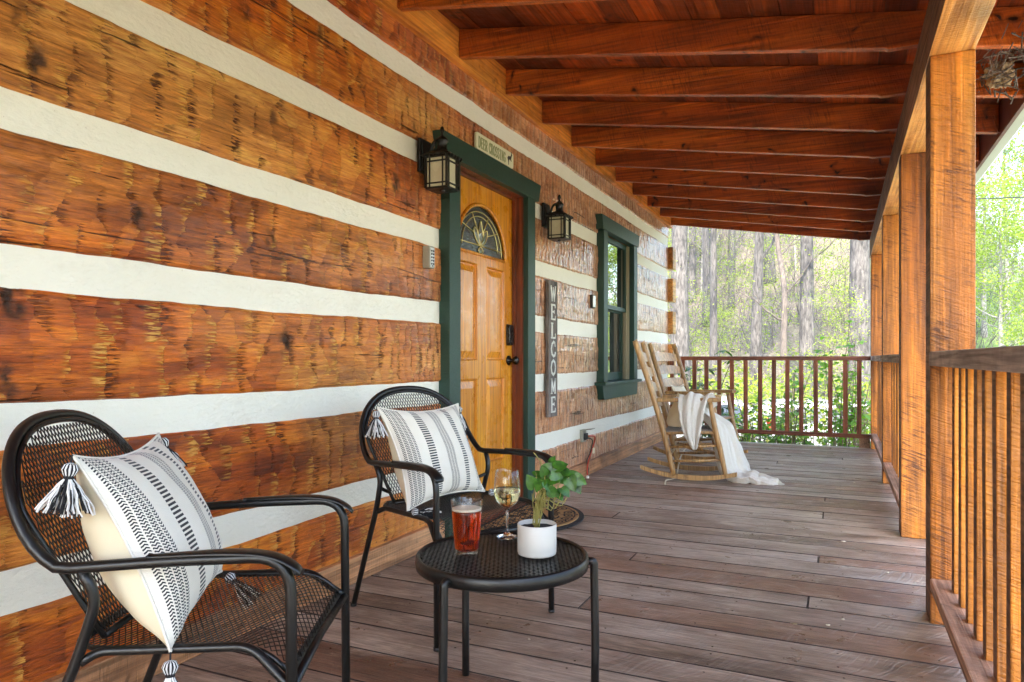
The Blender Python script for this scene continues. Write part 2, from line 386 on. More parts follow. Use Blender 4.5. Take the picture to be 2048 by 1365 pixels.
M['fascia'] = plain('dark_plum_fascia_paint', (.075, .018, .022), .5, 0, .2, 8, .1)
M['debris'] = plain('pale_dry_debris', (.30, .22, .13), .95, 0, .5, 40, 1.0)
M['steel'] = plain('satin_dark_metal', (.04, .036, .032), .25, .9, .1, 40, 0)
M['silver'] = plain('silver_plastic', (.55, .56, .55), .3, .3, .05, 40, 0)
M['greybox'] = plain('putty_grey_plastic', (.30, .29, .23), .5, 0, .05, 40, 0)
M['red'] = plain('red_cable', (.45, .05, .02), .5, 0, .05, 40, 0)
M['tassel_w'] = plain('white_yarn', (.80, .80, .78), .9, 0, .1, 300, .3)
M['tassel_b'] = plain('black_yarn', (.015, .015, .017), .9, 0, .2, 300, .3)
def glassy(name, col, ior=1.45, rough=0.0):
    g = G(name); return g.set(Base_Color=col, Roughness=rough, Transmission_Weight=1.0, IOR=ior)
def mk_glass():
    g = G('clear_glass'); lw = g.n('LayerWeight', {0: .5}).outputs['Facing']; fr = g.math('ADD', .045, g.math('MULTIPLY', g.math('POWER', lw, 3.2), .75))
    g.t.nodes.remove(g.bsdf); tr = g.n('BsdfTransparent', {0: (.97, .975, .97, 1)}); gs = g.n('BsdfGlossy', {'Roughness': .01})
    mx = g.n('MixShader', {0: fr, 1: tr.outputs[0], 2: gs.outputs[0]}); g.t.links.new(mx.outputs[0], g.out.inputs[0]); return g.mat
M['glass'] = mk_glass()
M['solidglass'] = glassy('solid_glass', (1, 1, 1), 1.45)
M['beer'] = glassy('amber_beer', (.56, .060, .005), 1.33)
M['wine'] = glassy('pale_white_wine', (.93, .84, .50), 1.33)
M['foam'] = plain('beer_foam', (.72, .62, .50), .8, 0, .1, 120, .4)
M['pane'] = G('dark_window_glass').set(Base_Color=(.012, .014, .014), Roughness=.02, Specular_IOR_Level=.9, Coat_Weight=1.0, Coat_Roughness=.0)
def mk_leaded():
    g = G('textured_leaded_glass'); co = g.obj(); nz = g.noise(co, 70, 3, .6, 1.0); g.bump(nz, .5, .006)
    return g.set(Base_Color=g.mix(nz, (.010, .012, .011), (.05, .055, .045)), Roughness=.12, Specular_IOR_Level=.8)
M['leaded'] = mk_leaded()
M['bevelglass'] = G('bevelled_glass').set(Base_Color=(.16, .17, .14), Roughness=.08, Specular_IOR_Level=1.0)
M['brass'] = G('brass_came').set(Base_Color=(.72, .60, .26), Roughness=.32, Metallic=.75)
def mk_pillow():
    g = G('striped_woven_cotton'); uv = g.uv(); sp = g.n('SeparateXYZ', {0: uv}); u, v = sp.outputs[0], sp.outputs[1]
    def band(a, b): return g.math('MULTIPLY', g.math('GREATER_THAN', u, a), g.math('LESS_THAN', u, b))
    def frac(x): return g.math('FRACT', x)
    # zigzag weave
    zig = g.math('ABSOLUTE', g.math('SUBTRACT', frac(g.math('MULTIPLY', u, 44.0)), .5))
    ph = frac(g.math('ADD', g.math('MULTIPLY', v, 60.0), g.math('MULTIPLY', zig, 1.0)))
    zz = g.math('GREATER_THAN', ph, .50)
    lane = g.math('GREATER_THAN', frac(g.math('MULTIPLY', u, 22.0)), .16)
    heavy = g.math('MULTIPLY', zz, lane)
    # fine grey weave
    zig2 = g.math('ABSOLUTE', g.math('SUBTRACT', frac(g.math('MULTIPLY', u, 60.0)), .5))
    fine = g.math('MULTIPLY', g.math('GREATER_THAN', frac(g.math('ADD', g.math('MULTIPLY', v, 75.0), g.math('MULTIPLY', zig2, 1.4))), .42),
                  g.math('GREATER_THAN', frac(g.math('MULTIPLY', u, 30.0)), .2))
    dash = g.math('GREATER_THAN', frac(g.math('MULTIPLY', v, 40.0)), .46)
    k = g.math('MULTIPLY', band(.022, .17), heavy)
    k = g.math('ADD', k, g.math('MULTIPLY', band(.275, .355), dash))
    k = g.math('ADD', k, g.math('MULTIPLY', band(.47, .57), g.math('MULTIPLY', fine, .82)))
    k = g.math('ADD', k, g.math('MULTIPLY', band(.675, .74), dash))
    k = g.math('ADD', k, g.math('MULTIPLY', band(.86, .965), g.math('MULTIPLY', heavy, .85)), clamp=True)
    cw = g.noise(g.map(uv, (1, 1, 1)), 9, 3)
    base = g.mix(cw, (.76, .71, .60), (.85, .81, .71))
    rib = g.math('SINE', g.math('MULTIPLY', v, 700.0))
    g.bump(g.math('ADD', g.math('MULTIPLY', rib, .3), k), .35, .002)
    return g.set(Base_Color=g.mix(k, base, (.018, .019, .022)), Roughness=.92, Sheen_Weight=.2)
M['pillow'] = mk_pillow()
def mk_linen():
    g = G('cream_striped_linen'); uv = g.uv(); u = g.n('SeparateXYZ', {0: uv}).outputs[1]
    st = g.math('MULTIPLY', g.math('GREATER_THAN', g.math('SINE', g.math('MULTIPLY', u, 75.0)), .3), g.math('GREATER_THAN', g.math('SINE', g.math('MULTIPLY', u, 14.0)), .1))
    return g.set(Base_Color=g.mix(g.math('MULTIPLY', st, .6), (.68, .60, .44), (.36, .28, .17)), Roughness=.9)
M['linen'] = mk_linen()
def mk_throw():
    g = G('cream_knit_throw'); co = g.obj(); n1 = g.noise(co, 60, 4, .7); n2 = g.noise(co, 200, 2)
    g.bump(g.math('ADD', n1, n2), .9, .010)
    return g.set(Base_Color=g.mix(n1, (.76, .72, .62), (.88, .86, .79)), Roughness=.95, Sheen_Weight=.4)
M['throw'] = mk_throw()
def mk_coir():
    g = G('coir_fibre'); co = g.obj(); n1 = g.noise(co, 300, 3, .7); g.bump(n1, 1.0, .006)
    return g.set(Base_Color=g.mix(n1, (.22, .10, .03), (.58, .34, .13)), Roughness=.95)
M['coir'] = mk_coir()
M['rubber'] = plain('black_mat_fibre', (.014, .012, .012), .95, 0, .4, 200, 1.0)
def leafmat(name, a, b, tr=.35, rough=.45, spec=.4, vein=False):
    g = G(name); co = g.obj(); nz = g.noise(co, 26.0 if vein else 4.5, 3, .7)
    col = g.mix(g.ramp(nz, [(.3, 0.0), (.7, 1.0)]), a, b)
    if vein: col = g.mix(g.ramp(g.noise(co, 60, 2), [(.5, 0.0), (.75, .5)]), col, tuple(min(1, q * 1.6) for q in b))
    g.set(Base_Color=col, Roughness=rough, Specular_IOR_Level=spec)
    tl = g.n('BsdfTranslucent', {0: g.mix(1.0, col, (1.25, 1.5, .55), 'MULTIPLY')})
    mx = g.n('MixShader', {0: tr, 1: g.bsdf.outputs[0], 2: tl.outputs[0]})
    g.t.links.new(mx.outputs[0], g.out.inputs[0]); return g.mat
M['pothos'] = leafmat('pothos_leaf', (.010, .050, .008), (.07, .20, .022), .25, .3, .5, True)
M['vine'] = plain('pothos_stem', (.30, .27, .07), .6)
M['spring'] = leafmat('spring_leaf', (.13, .19, .012), (.33, .40, .03), .48)
M['shrubleaf'] = leafmat('shrub_leaf', (.08, .20, .018), (.22, .38, .05), .42)
M['darkleaf'] = leafmat('rhododendron_leaf', (.025, .08, .018), (.07, .17, .035), .2, .35)
M['stem'] = plain('shrub_stem', (.16, .12, .08), .8)
M['deckedge'] = plain('dirty_board_edge', (.035, .024, .02), .8, 0, .3, 40, .3)
M['underframe'] = plain('dark_underframe', (.012, .009, .008), .9, 0, .3, 20, .2)
def mk_bark(name, a, b, zs=.22):
    g = G(name); co = g.obj(); off = g.math('MULTIPLY', g.rnd(), 20.0)
    v = g.vmath('ADD', co, g.n('CombineXYZ', {0: off, 1: off, 2: off}).outputs[0])
    n1 = g.noise(g.map(v, (1, 1, zs)), 16, 5, .65, .6); n2 = g.noise(v, 1.2, 3)
    col = g.mix(g.ramp(n1, [(.35, 0.0), (.62, 1.0)]), a, b); col = g.mix(1.0, col, g.ramp(n2, [(.3, .75), (.7, 1.2)]), 'MULTIPLY')
    g.bump(n1, .9, .04); return g.set(Base_Color=col, Roughness=.9)
M['bark'] = mk_bark('grey_furrowed_bark', (.024, .021, .019), (.140, .126, .116))
M['barkdark'] = mk_bark('brown_bark', (.06, .048, .04), (.16, .13, .11))
M['barkpale'] = mk_bark('pale_smooth_bark', (.13, .12, .11), (.34, .32, .29), .6)
def mk_ground():
    g = G('forest_ground'); co = g.obj(); gr = g.attr('grass')
    n1 = g.noise(co, .6, 5, .65); n2 = g.noise(co, 9, 5, .7)
    lit = g.ramp(n2, [(.3, (.055, .045, .034)), (.5, (.13, .105, .078)), (.7, (.23, .195, .155))])
    grs = g.ramp(n2, [(.3, (.05, .09, .018)), (.7, (.15, .22, .05))])
    f = g.math('ADD', gr, g.math('MULTIPLY', g.math('SUBTRACT', n1, .5), 1.6), clamp=True)
    g.bump(n2, .8, .08); return g.set(Base_Color=g.mix(f, lit, grs), Roughness=.95)
M['ground'] = mk_ground()
M['gravel'] = plain('pale_gravel', (.48, .42, .33), .95, 0, .4, 18, .8)  # kept pale to bounce light under the porch
M['grassblade'] = leafmat('grass_blade', (.06, .15, .02), (.16, .28, .05), .3)
M['shingle'] = plain('brown_shingles', (.10, .08, .07), .9, 0, .3, 12, .5)
# ================================================================ LOG CABIN
Y0, Y1 = -3.2, 9.02            # extent of the wall
cabin = thing('log_cabin', (-2.1, 4.0, 0), 'hewn log cabin with wide cream chinking, green trimmed door and window', 'cabin')
def W(name, mb, mats, smooth=False, bevel=0, label=None, parent=None): return part(name, mb, mats, parent or cabin, True, smooth, bevel, label)
# courses: (z0, z1) of every log, from the stripes of chinking in the photograph
LOGS = [(-.02, .328), (.432, .757), (.872, 1.192), (1.300, 1.607), (1.708, 2.024), (2.124, 2.425), (2.528, 2.86)]
DOOR_Y, WIN_Y = (3.40, 4.475), (6.17, 7.22)
KNOTS = [(2.157,1.05,.05,.9),(1.137,1.15,.06,1),(2.92,1.86,.045,.9),(1.21,1.80,.04,.8),(1.165,1.90,.03,.7),(2.09,1.93,.03,.6),(1.95,2.27,.035,.6),
         (1.516,1.44,.03,.9),(2.076,1.46,.035,.8),(2.36,2.38,.03,.6),(1.113,.93,.05,.8),(2.57,2.0,.028,.7),(5.3,1.55,.03,.8),(5.55,.95,.02,.7),(3.1,2.2,.03,.6),(5.0,2.2,.02,.5),(8.0,1.9,.03,.7),(7.8,1.45,.02,.6),(1.7,.55,.03,.7),(2.7,.60,.03,.6)]
def smooth_noise(y, seed, amp, freqs=(.7, 1.9, 4.3, 9.1, 23.)):
    r = np.random.default_rng(seed); o = np.zeros_like(y)
    for f in freqs: o += math.sin(0) + np.sin(y * f * 2 + r.uniform(0, 6.28)) / (f ** .55)
    return o * amp
def vnoise(Y, Z, sy, sz, seed):
    """cheap bilinear value noise on numpy arrays"""
    r = np.random.default_rng(seed); T = r.random((257, 257))
    a = Y * sy + 60; b = Z * sz + 60; ia = np.floor(a).astype(int); ib = np.floor(b).astype(int)
    fa = a - ia; fb = b - ib; fa = fa*fa*(3-2*fa); fb = fb*fb*(3-2*fb); ia %= 256; ib %= 256
    return (T[ia, ib]*(1-fa)+T[ia+1, ib]*fa)*(1-fb) + (T[ia, ib+1]*(1-fa)+T[ia+1, ib+1]*fa)*fb
def log_segment(ya, yb, li, z0, z1):
    dy = .0085 if yb > .9 else .05; nu = max(4, int((yb - ya) / dy)); nv = int((z1 - z0) / .0095)
    y = np.linspace(ya, yb, nu + 1); v = np.linspace(0, 1, nv + 1)
    e0 = z0 + smooth_noise(y, 100 + li, .0032); e1 = z1 + smooth_noise(y, 200 + li, .0032)
    Yg = np.tile(y, (nv + 1, 1)); Zg = e0[None, :] + v[:, None] * (e1 - e0)[None, :]
    r = np.random.default_rng(300 + li)
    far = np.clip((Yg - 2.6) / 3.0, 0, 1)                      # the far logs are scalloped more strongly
    # rows of adze cuts
    nrow = 3 if (z1 - z0) > .28 else 2
    rowf = v[:, None] * nrow + smooth_noise(y, 400 + li, .10)[None, :] + .12 * vnoise(Yg, Zg, 16, 3, li + 5)
    row = np.clip(np.floor(rowf), 0, nrow - 1).astype(int); rowt = np.clip(rowf - row, 0, 1)
    h = np.zeros_like(Yg); cell = np.zeros_like(Yg); edge = np.zeros_like(Yg); chip = np.zeros_like(Yg)
    for k in range(nrow):
        wdt = []; p = Y0 - .5
        while p < Y1 + .5:
            wdt.append(p); t = min(1, max(0, (p - 2.6) / 3))
            p += r.uniform(.065, .15) * (1 - t) + r.uniform(.042, .075) * t
        b = np.array(wdt); sk = r.uniform(-.12, .12)
        yy = Yg + sk * (Zg - z0) + (.010 + .01 * (1 - far)) * (vnoise(Yg, Zg, 9, 30, li * 7 + k) - .5) * 2
        idx = np.clip(np.searchsorted(b, yy) - 1, 0, len(b) - 2)
        t = (yy - b[idx]) / (b[idx + 1] - b[idx])
        rv = .5 + (r.random(len(b)) - .5) * r.uniform(.3, 1, len(b)); rd = r.uniform(.4, 1, len(b)); rt = r.uniform(-1, 1, len(b))
        amp = (.0006 + .0085 * far) * rd[idx]
        hh = -amp * 4 * t * (1 - t) * (1.15 - .45 * t) + (rv[idx] - .5) * (.0012 + .003 * far) + rt[idx] * (t - .5) * (.0008 + .0025 * far)
        m = row == k
        h[m] = hh[m]; cell[m] = rv[idx][m]; edge[m] = t[m]; chip[m] = (rd[idx][m] - .4) / .6
    h += (row % 2) * .0012
    h += (vnoise(Yg, Zg, 2.2, 5, 70 + li) - .5) * .008 + (vnoise(Yg, Zg, 45, 160, 90 + li) - .5) * .0016
    kn = np.zeros_like(Yg)
    for (ky, kz, kr, ks) in KNOTS:
        kr = kr * 1.45; ks = min(1, ks * 1.2)
        if z0 - .05 < kz < z1 + .05:
            d = np.sqrt(((Yg - ky) * (.85 + .5 * vnoise(Yg, Zg, 20, 20, 3))) ** 2 + ((Zg - kz) * (.55 + .5 * vnoise(Yg, Zg, 30, 30, 4))) ** 2) / (kr * .62)
            q = np.clip((1.3 - d) * 1.3, 0, 1) * ks * np.clip(-.35 + 2.2 * vnoise(Yg + Zg * .35, Zg, 55, 38, 8), 0, 1); kn = np.maximum(kn, q)
            h += q * (vnoise(Yg, Zg, 90, 110, 12) - .8) * .010
    ez = np.minimum(Zg - e0[None, :], e1[None, :] - Zg); e = np.clip(1 - ez / .016, 0, 1)
    h -= (1 - np.sqrt(np.clip(1 - e * e, 0, 1))) * .022
    wear = np.clip(vnoise(Yg, Zg, 1.6, 2.6, 33) * 1.9 - .75 + np.clip(1.75 - Zg, -1, 1) * .35 - np.clip(.8 - Zg, 0, 1) * 1.6, 0, 1)
    wear = np.clip(wear + far * .45 * np.clip(2.35 - Zg, 0, 1), 0, 1) * .85  # worn tan raised with distance, where it paints in sky glare
    V = np.stack([-1.985 + h, Yg, Zg], -1)[:, ::1]
    tone = np.full_like(Yg, r.random())
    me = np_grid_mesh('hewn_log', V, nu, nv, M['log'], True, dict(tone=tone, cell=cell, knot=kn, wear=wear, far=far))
    # end caps of a segment: a shallow return into the wall
    return me
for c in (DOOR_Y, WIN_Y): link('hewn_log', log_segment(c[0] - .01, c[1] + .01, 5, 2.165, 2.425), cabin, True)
for li, (z0, z1) in enumerate(LOGS):
    cuts = []
    if z0 < 2.14: cuts.append(DOOR_Y)
    if z1 > .78 and z0 < 2.2: cuts.append(WIN_Y)
    ya = Y0
    for c in [(.8, .8)] + cuts + [(Y1, Y1)]:
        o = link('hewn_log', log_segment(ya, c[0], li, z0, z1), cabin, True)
        mb = MB()                                              # the squared ends and back of the timber
        for yy in ((ya,) if c[0] == .8 else (c[0],)):
            mb.add([(-2.06, yy, z0), (-1.999, yy, z0 + .008), (-1.999, yy, z1 - .008), (-2.06, yy, z1)], [(0, 1, 2, 3)])
        me = mb.mesh('log_end', M['ledger']); link('log_end', me, o)
        ya = c[1]
# chinking: one smooth recessed mortar sheet per course, cut at the openings
def chink_sheet(ya, yb, z0, z1, k):
    nu = int((yb - ya) / .03) + 1; nv = 6
    y = np.linspace(ya, yb, nu + 1); z = np.linspace(z0, z1, nv + 1); Yg, Zg = np.meshgrid(y, z)
    X = -1.998 + (vnoise(Yg, Zg, 3, 9, 500 + k) - .5) * .006
    return np_grid_mesh('chinking', np.stack([X, Yg, Zg], -1), nu, nv, M['chink'])
for li in range(len(LOGS) - 1):
    z0, z1 = LOGS[li][1] - .03, LOGS[li + 1][0] + .03; ya = Y0
    cuts = []
    if z0 < 2.12: cuts.append(DOOR_Y)
    if z1 > .74 and z0 < 2.14: cuts.append(WIN_Y)
    for c in cuts + [(Y1, Y1)]:
        link('chinking', chink_sheet(ya, c[0], z0, z1, li), cabin, True); ya = c[1]
# corner: butt ends of the logs of the end wall
for li, (z0, z1) in enumerate(LOGS[:-1]):
    mb = MB(); mb.box((-2.16, 8.995, z0 + .01), (-1.925, 9.17, z1 - .012)); W('corner_log', mb, M['header'], bevel=.006)
# structural core behind the logs (rest of the house)
core = MB()
for a, b in (((-2.2, Y0, -.1), (-2.05, 3.42, 3.0)), ((-2.2, 3.42, 2.12), (-2.05, 4.46, 3.0)), ((-2.2, 4.46, -.1), (-2.05, 6.2, 3.0)),
             ((-2.2, 6.2, -.1), (-2.05, 7.19, .78)), ((-2.2, 6.2, 2.16), (-2.05, 7.19, 3.0)), ((-2.2, 7.19, -.1), (-2.05, 9.0, 3.0))): core.box(a, b)
core.box((-8, Y0, -1.2), (-7.85, 9.0, 3.0)); core.box((-7.85, 9.0 - .15, -1.2), (-2.2, 9.0, 3.0)); core.box((-7.85, Y0, -1.2), (-2.2, Y0 + .15, 3.0))
core.box((-7.85, Y0 + .15, -.1), (-2.2, 8.85, -.02))
W('inner_wall', core, M['header'])
rf = MB()
rf.prism([(-2.0, 2.98), (-5.05, 4.75), (-8.2, 2.95), (-8.2, 3.1), (-5.05, 4.93), (-2.0, 3.14)], lambda a, b: (a, Y0 - .3, b), lambda a, b: (a, 9.35, b))
W('main_roof', rf, M['shingle'])
gb = MB(); gb.prism([(-2.06, 3.0), (-5.05, 4.74), (-7.99, 3.0)], lambda a, b: (a, 8.86, b), lambda a, b: (a, 9.0, b)); W('gable_wall', gb, M['header'])
gb = MB(); gb.prism([(-2.06, 3.0), (-5.05, 4.74), (-7.99, 3.0)], lambda a, b: (a, Y0, b), lambda a, b: (a, Y0 + .14, b)); W('gable_wall', gb, M['header'])
# baseboard
bb = MB(); bb.box((-2.0, Y0, 0.0), (-1.955, 3.345, .115)); bb.box((-2.0, 4.545, 0.0), (-1.955, 9.0, .115)); W('baseboard', bb, M['base'], bevel=.004)
# ---------------------------------------------------------------- door
dx = -2.04
dr = MB(); yc = 3.945
def raised(mb, y0, y1, z0, z1, x=dx):      # moulding + raised field set in a recessed frame
    d = -.012; st = .018; fl = .040
    rings = [(0, 0), (.006, .004), (.012, d), (st, d), (fl + st, -.001), (fl + st + .002, -.001)]
    vs = []
    for off, h in rings: vs += [(x + h, y0 + off, z0 + off), (x + h, y1 - off, z0 + off), (x + h, y1 - off, z1 - off), (x + h, y0 + off, z1 - off)]
    fs = []
    for i in range(len(rings) - 1):
        for j in range(4): fs.append((i*4+j, i*4+(j+1) % 4, i*4+4+(j+1) % 4, i*4+4+j))
    n = (len(rings) - 1) * 4; fs.append((n, n+1, n+2, n+3)); mb.add(vs, fs)
PY = [(3.62, 3.885), (4.005, 4.27)]; PZ = [(.33, .875), (.985, 1.585)]
ys = [3.49, 3.62, 3.885, 4.005, 4.27, 4.40]; zs = [.045, .33, .875, .985, 1.585, 1.635]
for i in range(5):
    for j in range(5):
        if i in (1, 3) and j in (1, 3): raised(dr, ys[i], ys[i+1], zs[j], zs[j+1])
        else: dr.add([(dx, ys[i], zs[j]), (dx, ys[i+1], zs[j]), (dx, ys[i+1], zs[j+1]), (dx, ys[i], zs[j+1])], [(0, 1, 2, 3)])
# top rail with the half-round opening: radial strips between arch and outline
A, B, zb = .325, .305, 1.645; N = 40
ins = [(yc - A * math.cos(math.pi * i / N), zb + B * math.sin(math.pi * i / N)) for i in range(N + 1)]
def outl(p):
    a = math.atan2(p[1] - zb, p[0] - yc); c, s_ = math.cos(a), math.sin(a); t = 1e9
    if abs(c) > 1e-6: t = min(t, .455 / abs(c))
    if s_ > 1e-6: t = min(t, (2.09 - zb) / s_)
    return (yc + c * t, zb + s_ * t)
outs = [outl(p) for p in ins]
vs = [(dx, *p) for p in ins] + [(dx, *p) for p in outs]
dr.add(vs, [(i, i + 1, N + 2 + i, N + 1 + i) for i in range(N)])
dr.add([(dx, 3.49, 2.09), (dx, outs[0][0], 2.09), (dx, 3.49, zb)], [(0, 1, 2)])
for (c0, c1) in (((3.49, 2.09), None), ((4.40, 2.09), None)):
    k = [i for i in range(N + 1) if (outs[i][0] < yc) == (c0[0] < yc)]
    if c0[0] < yc: i = max(j for j in k if outs[j][1] < 2.0899); dr.add([(dx, *outs[i]), (dx, *outs[i+1]), (dx, *c0)], [(0, 1, 2)])
    else: i = min(j for j in k if outs[j][1] < 2.0899); dr.add([(dx, *outs[i]), (dx, *outs[i-1]), (dx, *c0)], [(0, 1, 2)])
dr.add([(dx, ys[0], 1.635), (dx, ys[-1], 1.635), (dx, ys[-1], zb), (dx, ys[0], zb)], [(0, 1, 2, 3)])
dr.box((dx - .045, 3.49, .045), (dx - .014, 4.40, 2.09))
door = W('door', dr, M['door'])
md = MB(); md.tube([(dx + .004, yc - (A + .006) * math.cos(math.pi * i / N), zb + (B + .006) * math.sin(math.pi * i / N)) for i in range(N + 1)], .012, 8)
md.tube([(dx + .004, yc - A, zb), (dx + .004, yc + A, zb)], .009, 8); part('arch_moulding', md, M['door'], door, smooth=True)
gl = MB(); gl.add([(dx - .012, yc, zb)] + [(dx - .012, *p) for p in ins], [(0, i + 1, i + 2) for i in range(N)]); part('leaded_fanlight', gl, M['leaded'], door)
cm = MB(); gx = dx - .009
def came(pts, r=.0035): cm.tube([(gx, *p) for p in pts], r, 6)
for q in (.93, .74): came([(yc - A * q * math.cos(math.pi * i / 30), zb + .045 * (q > .9 and .35 or 1) + (B * q - .03) * math.sin(math.pi * i / 30)) for i in range(31)])
came([(yc - A * .95, zb + .06), (yc + A * .95, zb + .06)])
for a in (38, 68, 112, 142): came([(yc + .09 * math.cos(R(a)), zb + .09 + .06 * math.sin(R(a))), (yc + A * .93 * math.cos(R(a)), zb + B * .90 * math.sin(R(a)))])
def petal(pts, closed=True):
    P = smooth_path([(gx + .001, yc + a, zb + b) for a, b in pts], 5); cm.tube(P, .004, 6)
    return P
pet = [[(0, .07), (-.035, .12), (-.02, .17), (0, .215), (.02, .17), (.035, .12), (0, .07)],
       [(0, .06), (-.05, .08), (-.09, .13), (-.085, .165), (-.05, .15), (-.03, .11), (0, .06)],
       [(0, .06), (.05, .08), (.09, .13), (.085, .165), (.05, .15), (.03, .11), (0, .06)],
       [(0, .055), (-.03, .03), (0, .004), (.03, .03), (0, .055)]]
bv = MB()
for p in pet:
    P = petal(p); c = sum((Vector(q) for q in P), Vector()) / len(P)
    bv.add([tuple(c + Vector((.008, 0, 0)))] + [tuple(q) for q in P], [(0, i + 1, i + 2) for i in range(len(P) - 1)])
part('brass_came', cm, M['brass'], door, smooth=True); part('bevelled_glass', bv, M['bevelglass'], door)
kb = MB(); kb.lathe([(0, .0), (.033, 0), (.034, .006), (.014, .012), (.012, .035), (.027, .045), (.030, .060), (.020, .072), (0, .074)], 24, (dx, 4.335, .985), axis='x')
part('door_knob', kb, M['steel'], door, smooth=True)
lk = MB(); lk.prism([(-.033, -.07), (.033, -.07), (.038, -.05), (.038, .05), (.03, .075), (-.03, .075), (-.038, .05), (-.038, -.05)],
                    lambda a, b: (dx, 4.335 + a, 1.155 + b), lambda a, b: (dx + .026, 4.335 + a * .88, 1.155 + b * .93)); part('keypad_lock', lk, M['steel'], door, bevel=.003)
jb = MB()
jb.box((-2.11, 4.404, 0), (-1.965, 4.45, 2.14)); jb.box((-2.11, 3.44, 0), (-1.965, 3.486, 2.14)); jb.box((-2.11, 3.486, 2.096), (-1.965, 4.404, 2.14))
jb.box((-2.034, 4.385, .045), (-2.012, 4.404, 2.094)); jb.box((-2.034, 3.486, .045), (-2.012, 3.505, 2.094)); jb.box((-2.034, 3.505, 2.078), (-2.012, 4.385, 2.094))
W('door_jamb', jb, M['jamb'])
th = MB(); th.box((-2.11, 3.487, 0), (-1.94, 4.403, .040)); W('threshold', th, M['jamb'], bevel=.004)
cs = MB()
cs.box((-2.0, 3.350, 0), (-1.928, 3.473, 2.098)); cs.box((-2.0, 4.416, 0), (-1.928, 4.541, 2.098))
cs.prism([(3.30, 2.100), (4.592, 2.100), (4.632, 2.222), (3.262, 2.222)], lambda a, b: (-2.0, a, b), lambda a, b: (-1.922, a, b)); W('door_casing', cs, M['green'], bevel=.003)
# ---------------------------------------------------------------- window
wn = MB()
wn.box((-2.0, 6.12, .785), (-1.928, 6.243, 2.160)); wn.box((-2.0, 7.147, .785), (-1.928, 7.275, 2.160))
wn.prism([(6.085, 2.162), (7.305, 2.162), (7.34, 2.288), (6.05, 2.288)], lambda a, b: (-2.0, a, b), lambda a, b: (-1.922, a, b))
win = W('window', wn, M['green'], bevel=.003)
sl = MB(); sl.box((-2.09, 6.06, .755), (-1.895, 7.33, .783)); sl.prism([(6.13, .625), (7.26, .625), (7.30, .753), (6.09, .753)], lambda a, b: (-2.0, a, b), lambda a, b: (-1.93, a, b)); part('window_sill', sl, M['green'], win, bevel=.003)
for sd_ in (0, 1):
    ln = MB()
    for k, xx in enumerate((-1.99, -2.012, -2.034, -2.056)):
        q = .012 * (k % 2)
        ln.box((xx - .012, 7.128 - q, .785), (xx + .0101, 7.147, 2.150)) if sd_ else ln.box((xx - .012, 6.245, .785), (xx + .0101, 6.262 + q, 2.150))
    part('vinyl_track', ln, M['vinyl'], win)
us = MB()
def sash(mb, x, y0, y1, z0, z1, w_=.045, wb=.045):
    mb.box((x - .03, y0, z0), (x, y0 + w_, z1)); mb.box((x - .03, y1 - w_, z0), (x, y1, z1))
    mb.box((x - .03, y0 + w_, z0), (x, y1 - w_, z0 + wb)); mb.box((x - .03, y0 + w_, z1 - w_), (x, y1 - w_, z1))
sash(us, -2.005, 6.262, 7.128, 1.47, 2.155, .045, .04); s1 = part('upper_sash', us, M['green'], win)
ls = MB(); sash(ls, -2.045, 6.262, 7.128, .786, 1.50, .045, .075); s2 = part('lower_sash', ls, M['green'], win)
for s_, x, z0, z1 in ((s1, -2.020, 1.51, 2.11), (s2, -2.060, .86, 1.455)):
    p = MB(); p.box((x - .004, 6.305, z0), (x, 7.085, z1)); part('pane', p, M['pane'], s_)

# ================================================================ PORCH ROOF
XA, XB = -1.95, .802
zbot = lambda x: 2.697 - .160 * (x - XA)
proof = thing('porch_roof', (-.6, 4.2, 2.3), 'open raftered porch roof of dark red brown boards with a plum fascia', 'porch roof')
def rafter_mb():
    mb = MB(); T_ = .158
    poly = [(XA, zbot(XA)), (.175, zbot(.175)), (.19, 2.349), (.452, 2.349), (.458, zbot(.458)), (XB, zbot(XB)), (XB, zbot(XB) + T_), (XA, zbot(XA) + T_)]
    mb.prism(poly, lambda a, b: (a, 0, b), lambda a, b: (a, .042, b)); return mb
rme = rafter_mb().mesh('rafter', M['rafter'])
for k in range(-10, 10):
    o = bpy.data.objects.new('rafter', rme); scene.collection.objects.link(o); o.parent = proof
    o.location = Vector((0, 3.49 + .613 * k, 0)) - proof.location
    o.rotation_euler = (0, 0, 0)
    b = o.modifiers.new('bevel', 'BEVEL'); b.width = .003; b.segments = 1; b.limit_method = 'ANGLE'
rb = MB(); x = XA; tl = []; T_ = .1585
yA, yB = -3.2, 9.20  # roof carried on unseen behind the camera to hold back light there
while x < .80:
    wd = random.uniform(.12, .17); x2 = min(x + wd, .815)
    ycuts = [yA] + sorted(random.uniform(yA + .5, yB - .5) for _ in range(3)) + [yB]
    for ya, yb in zip(ycuts[:-1], ycuts[1:]):
        dz = random.uniform(0, .003)
        rb.hexa([(x + .0015, ya, zbot(x) + T_ + dz), (x2 - .0015, ya, zbot(x2) + T_ + dz), (x2 - .0015, yb - .002, zbot(x2) + T_ + dz), (x + .0015, yb - .002, zbot(x) + T_ + dz),
                 (x + .0015, ya, zbot(x) + T_ + .022), (x2 - .0015, ya, zbot(x2) + T_ + .022), (x2 - .0015, yb - .002, zbot(x2) + T_ + .022), (x + .0015, yb - .002, zbot(x) + T_ + .022)])
        tl += [random.random()] * 6
    x = x2
me = rb.mesh('roof_boards', M['deckroof']); at = me.attributes.new('tone', 'FLOAT', 'FACE'); at.data.foreach_set('value', tl)
part('roof_boards', me, None, proof, True)
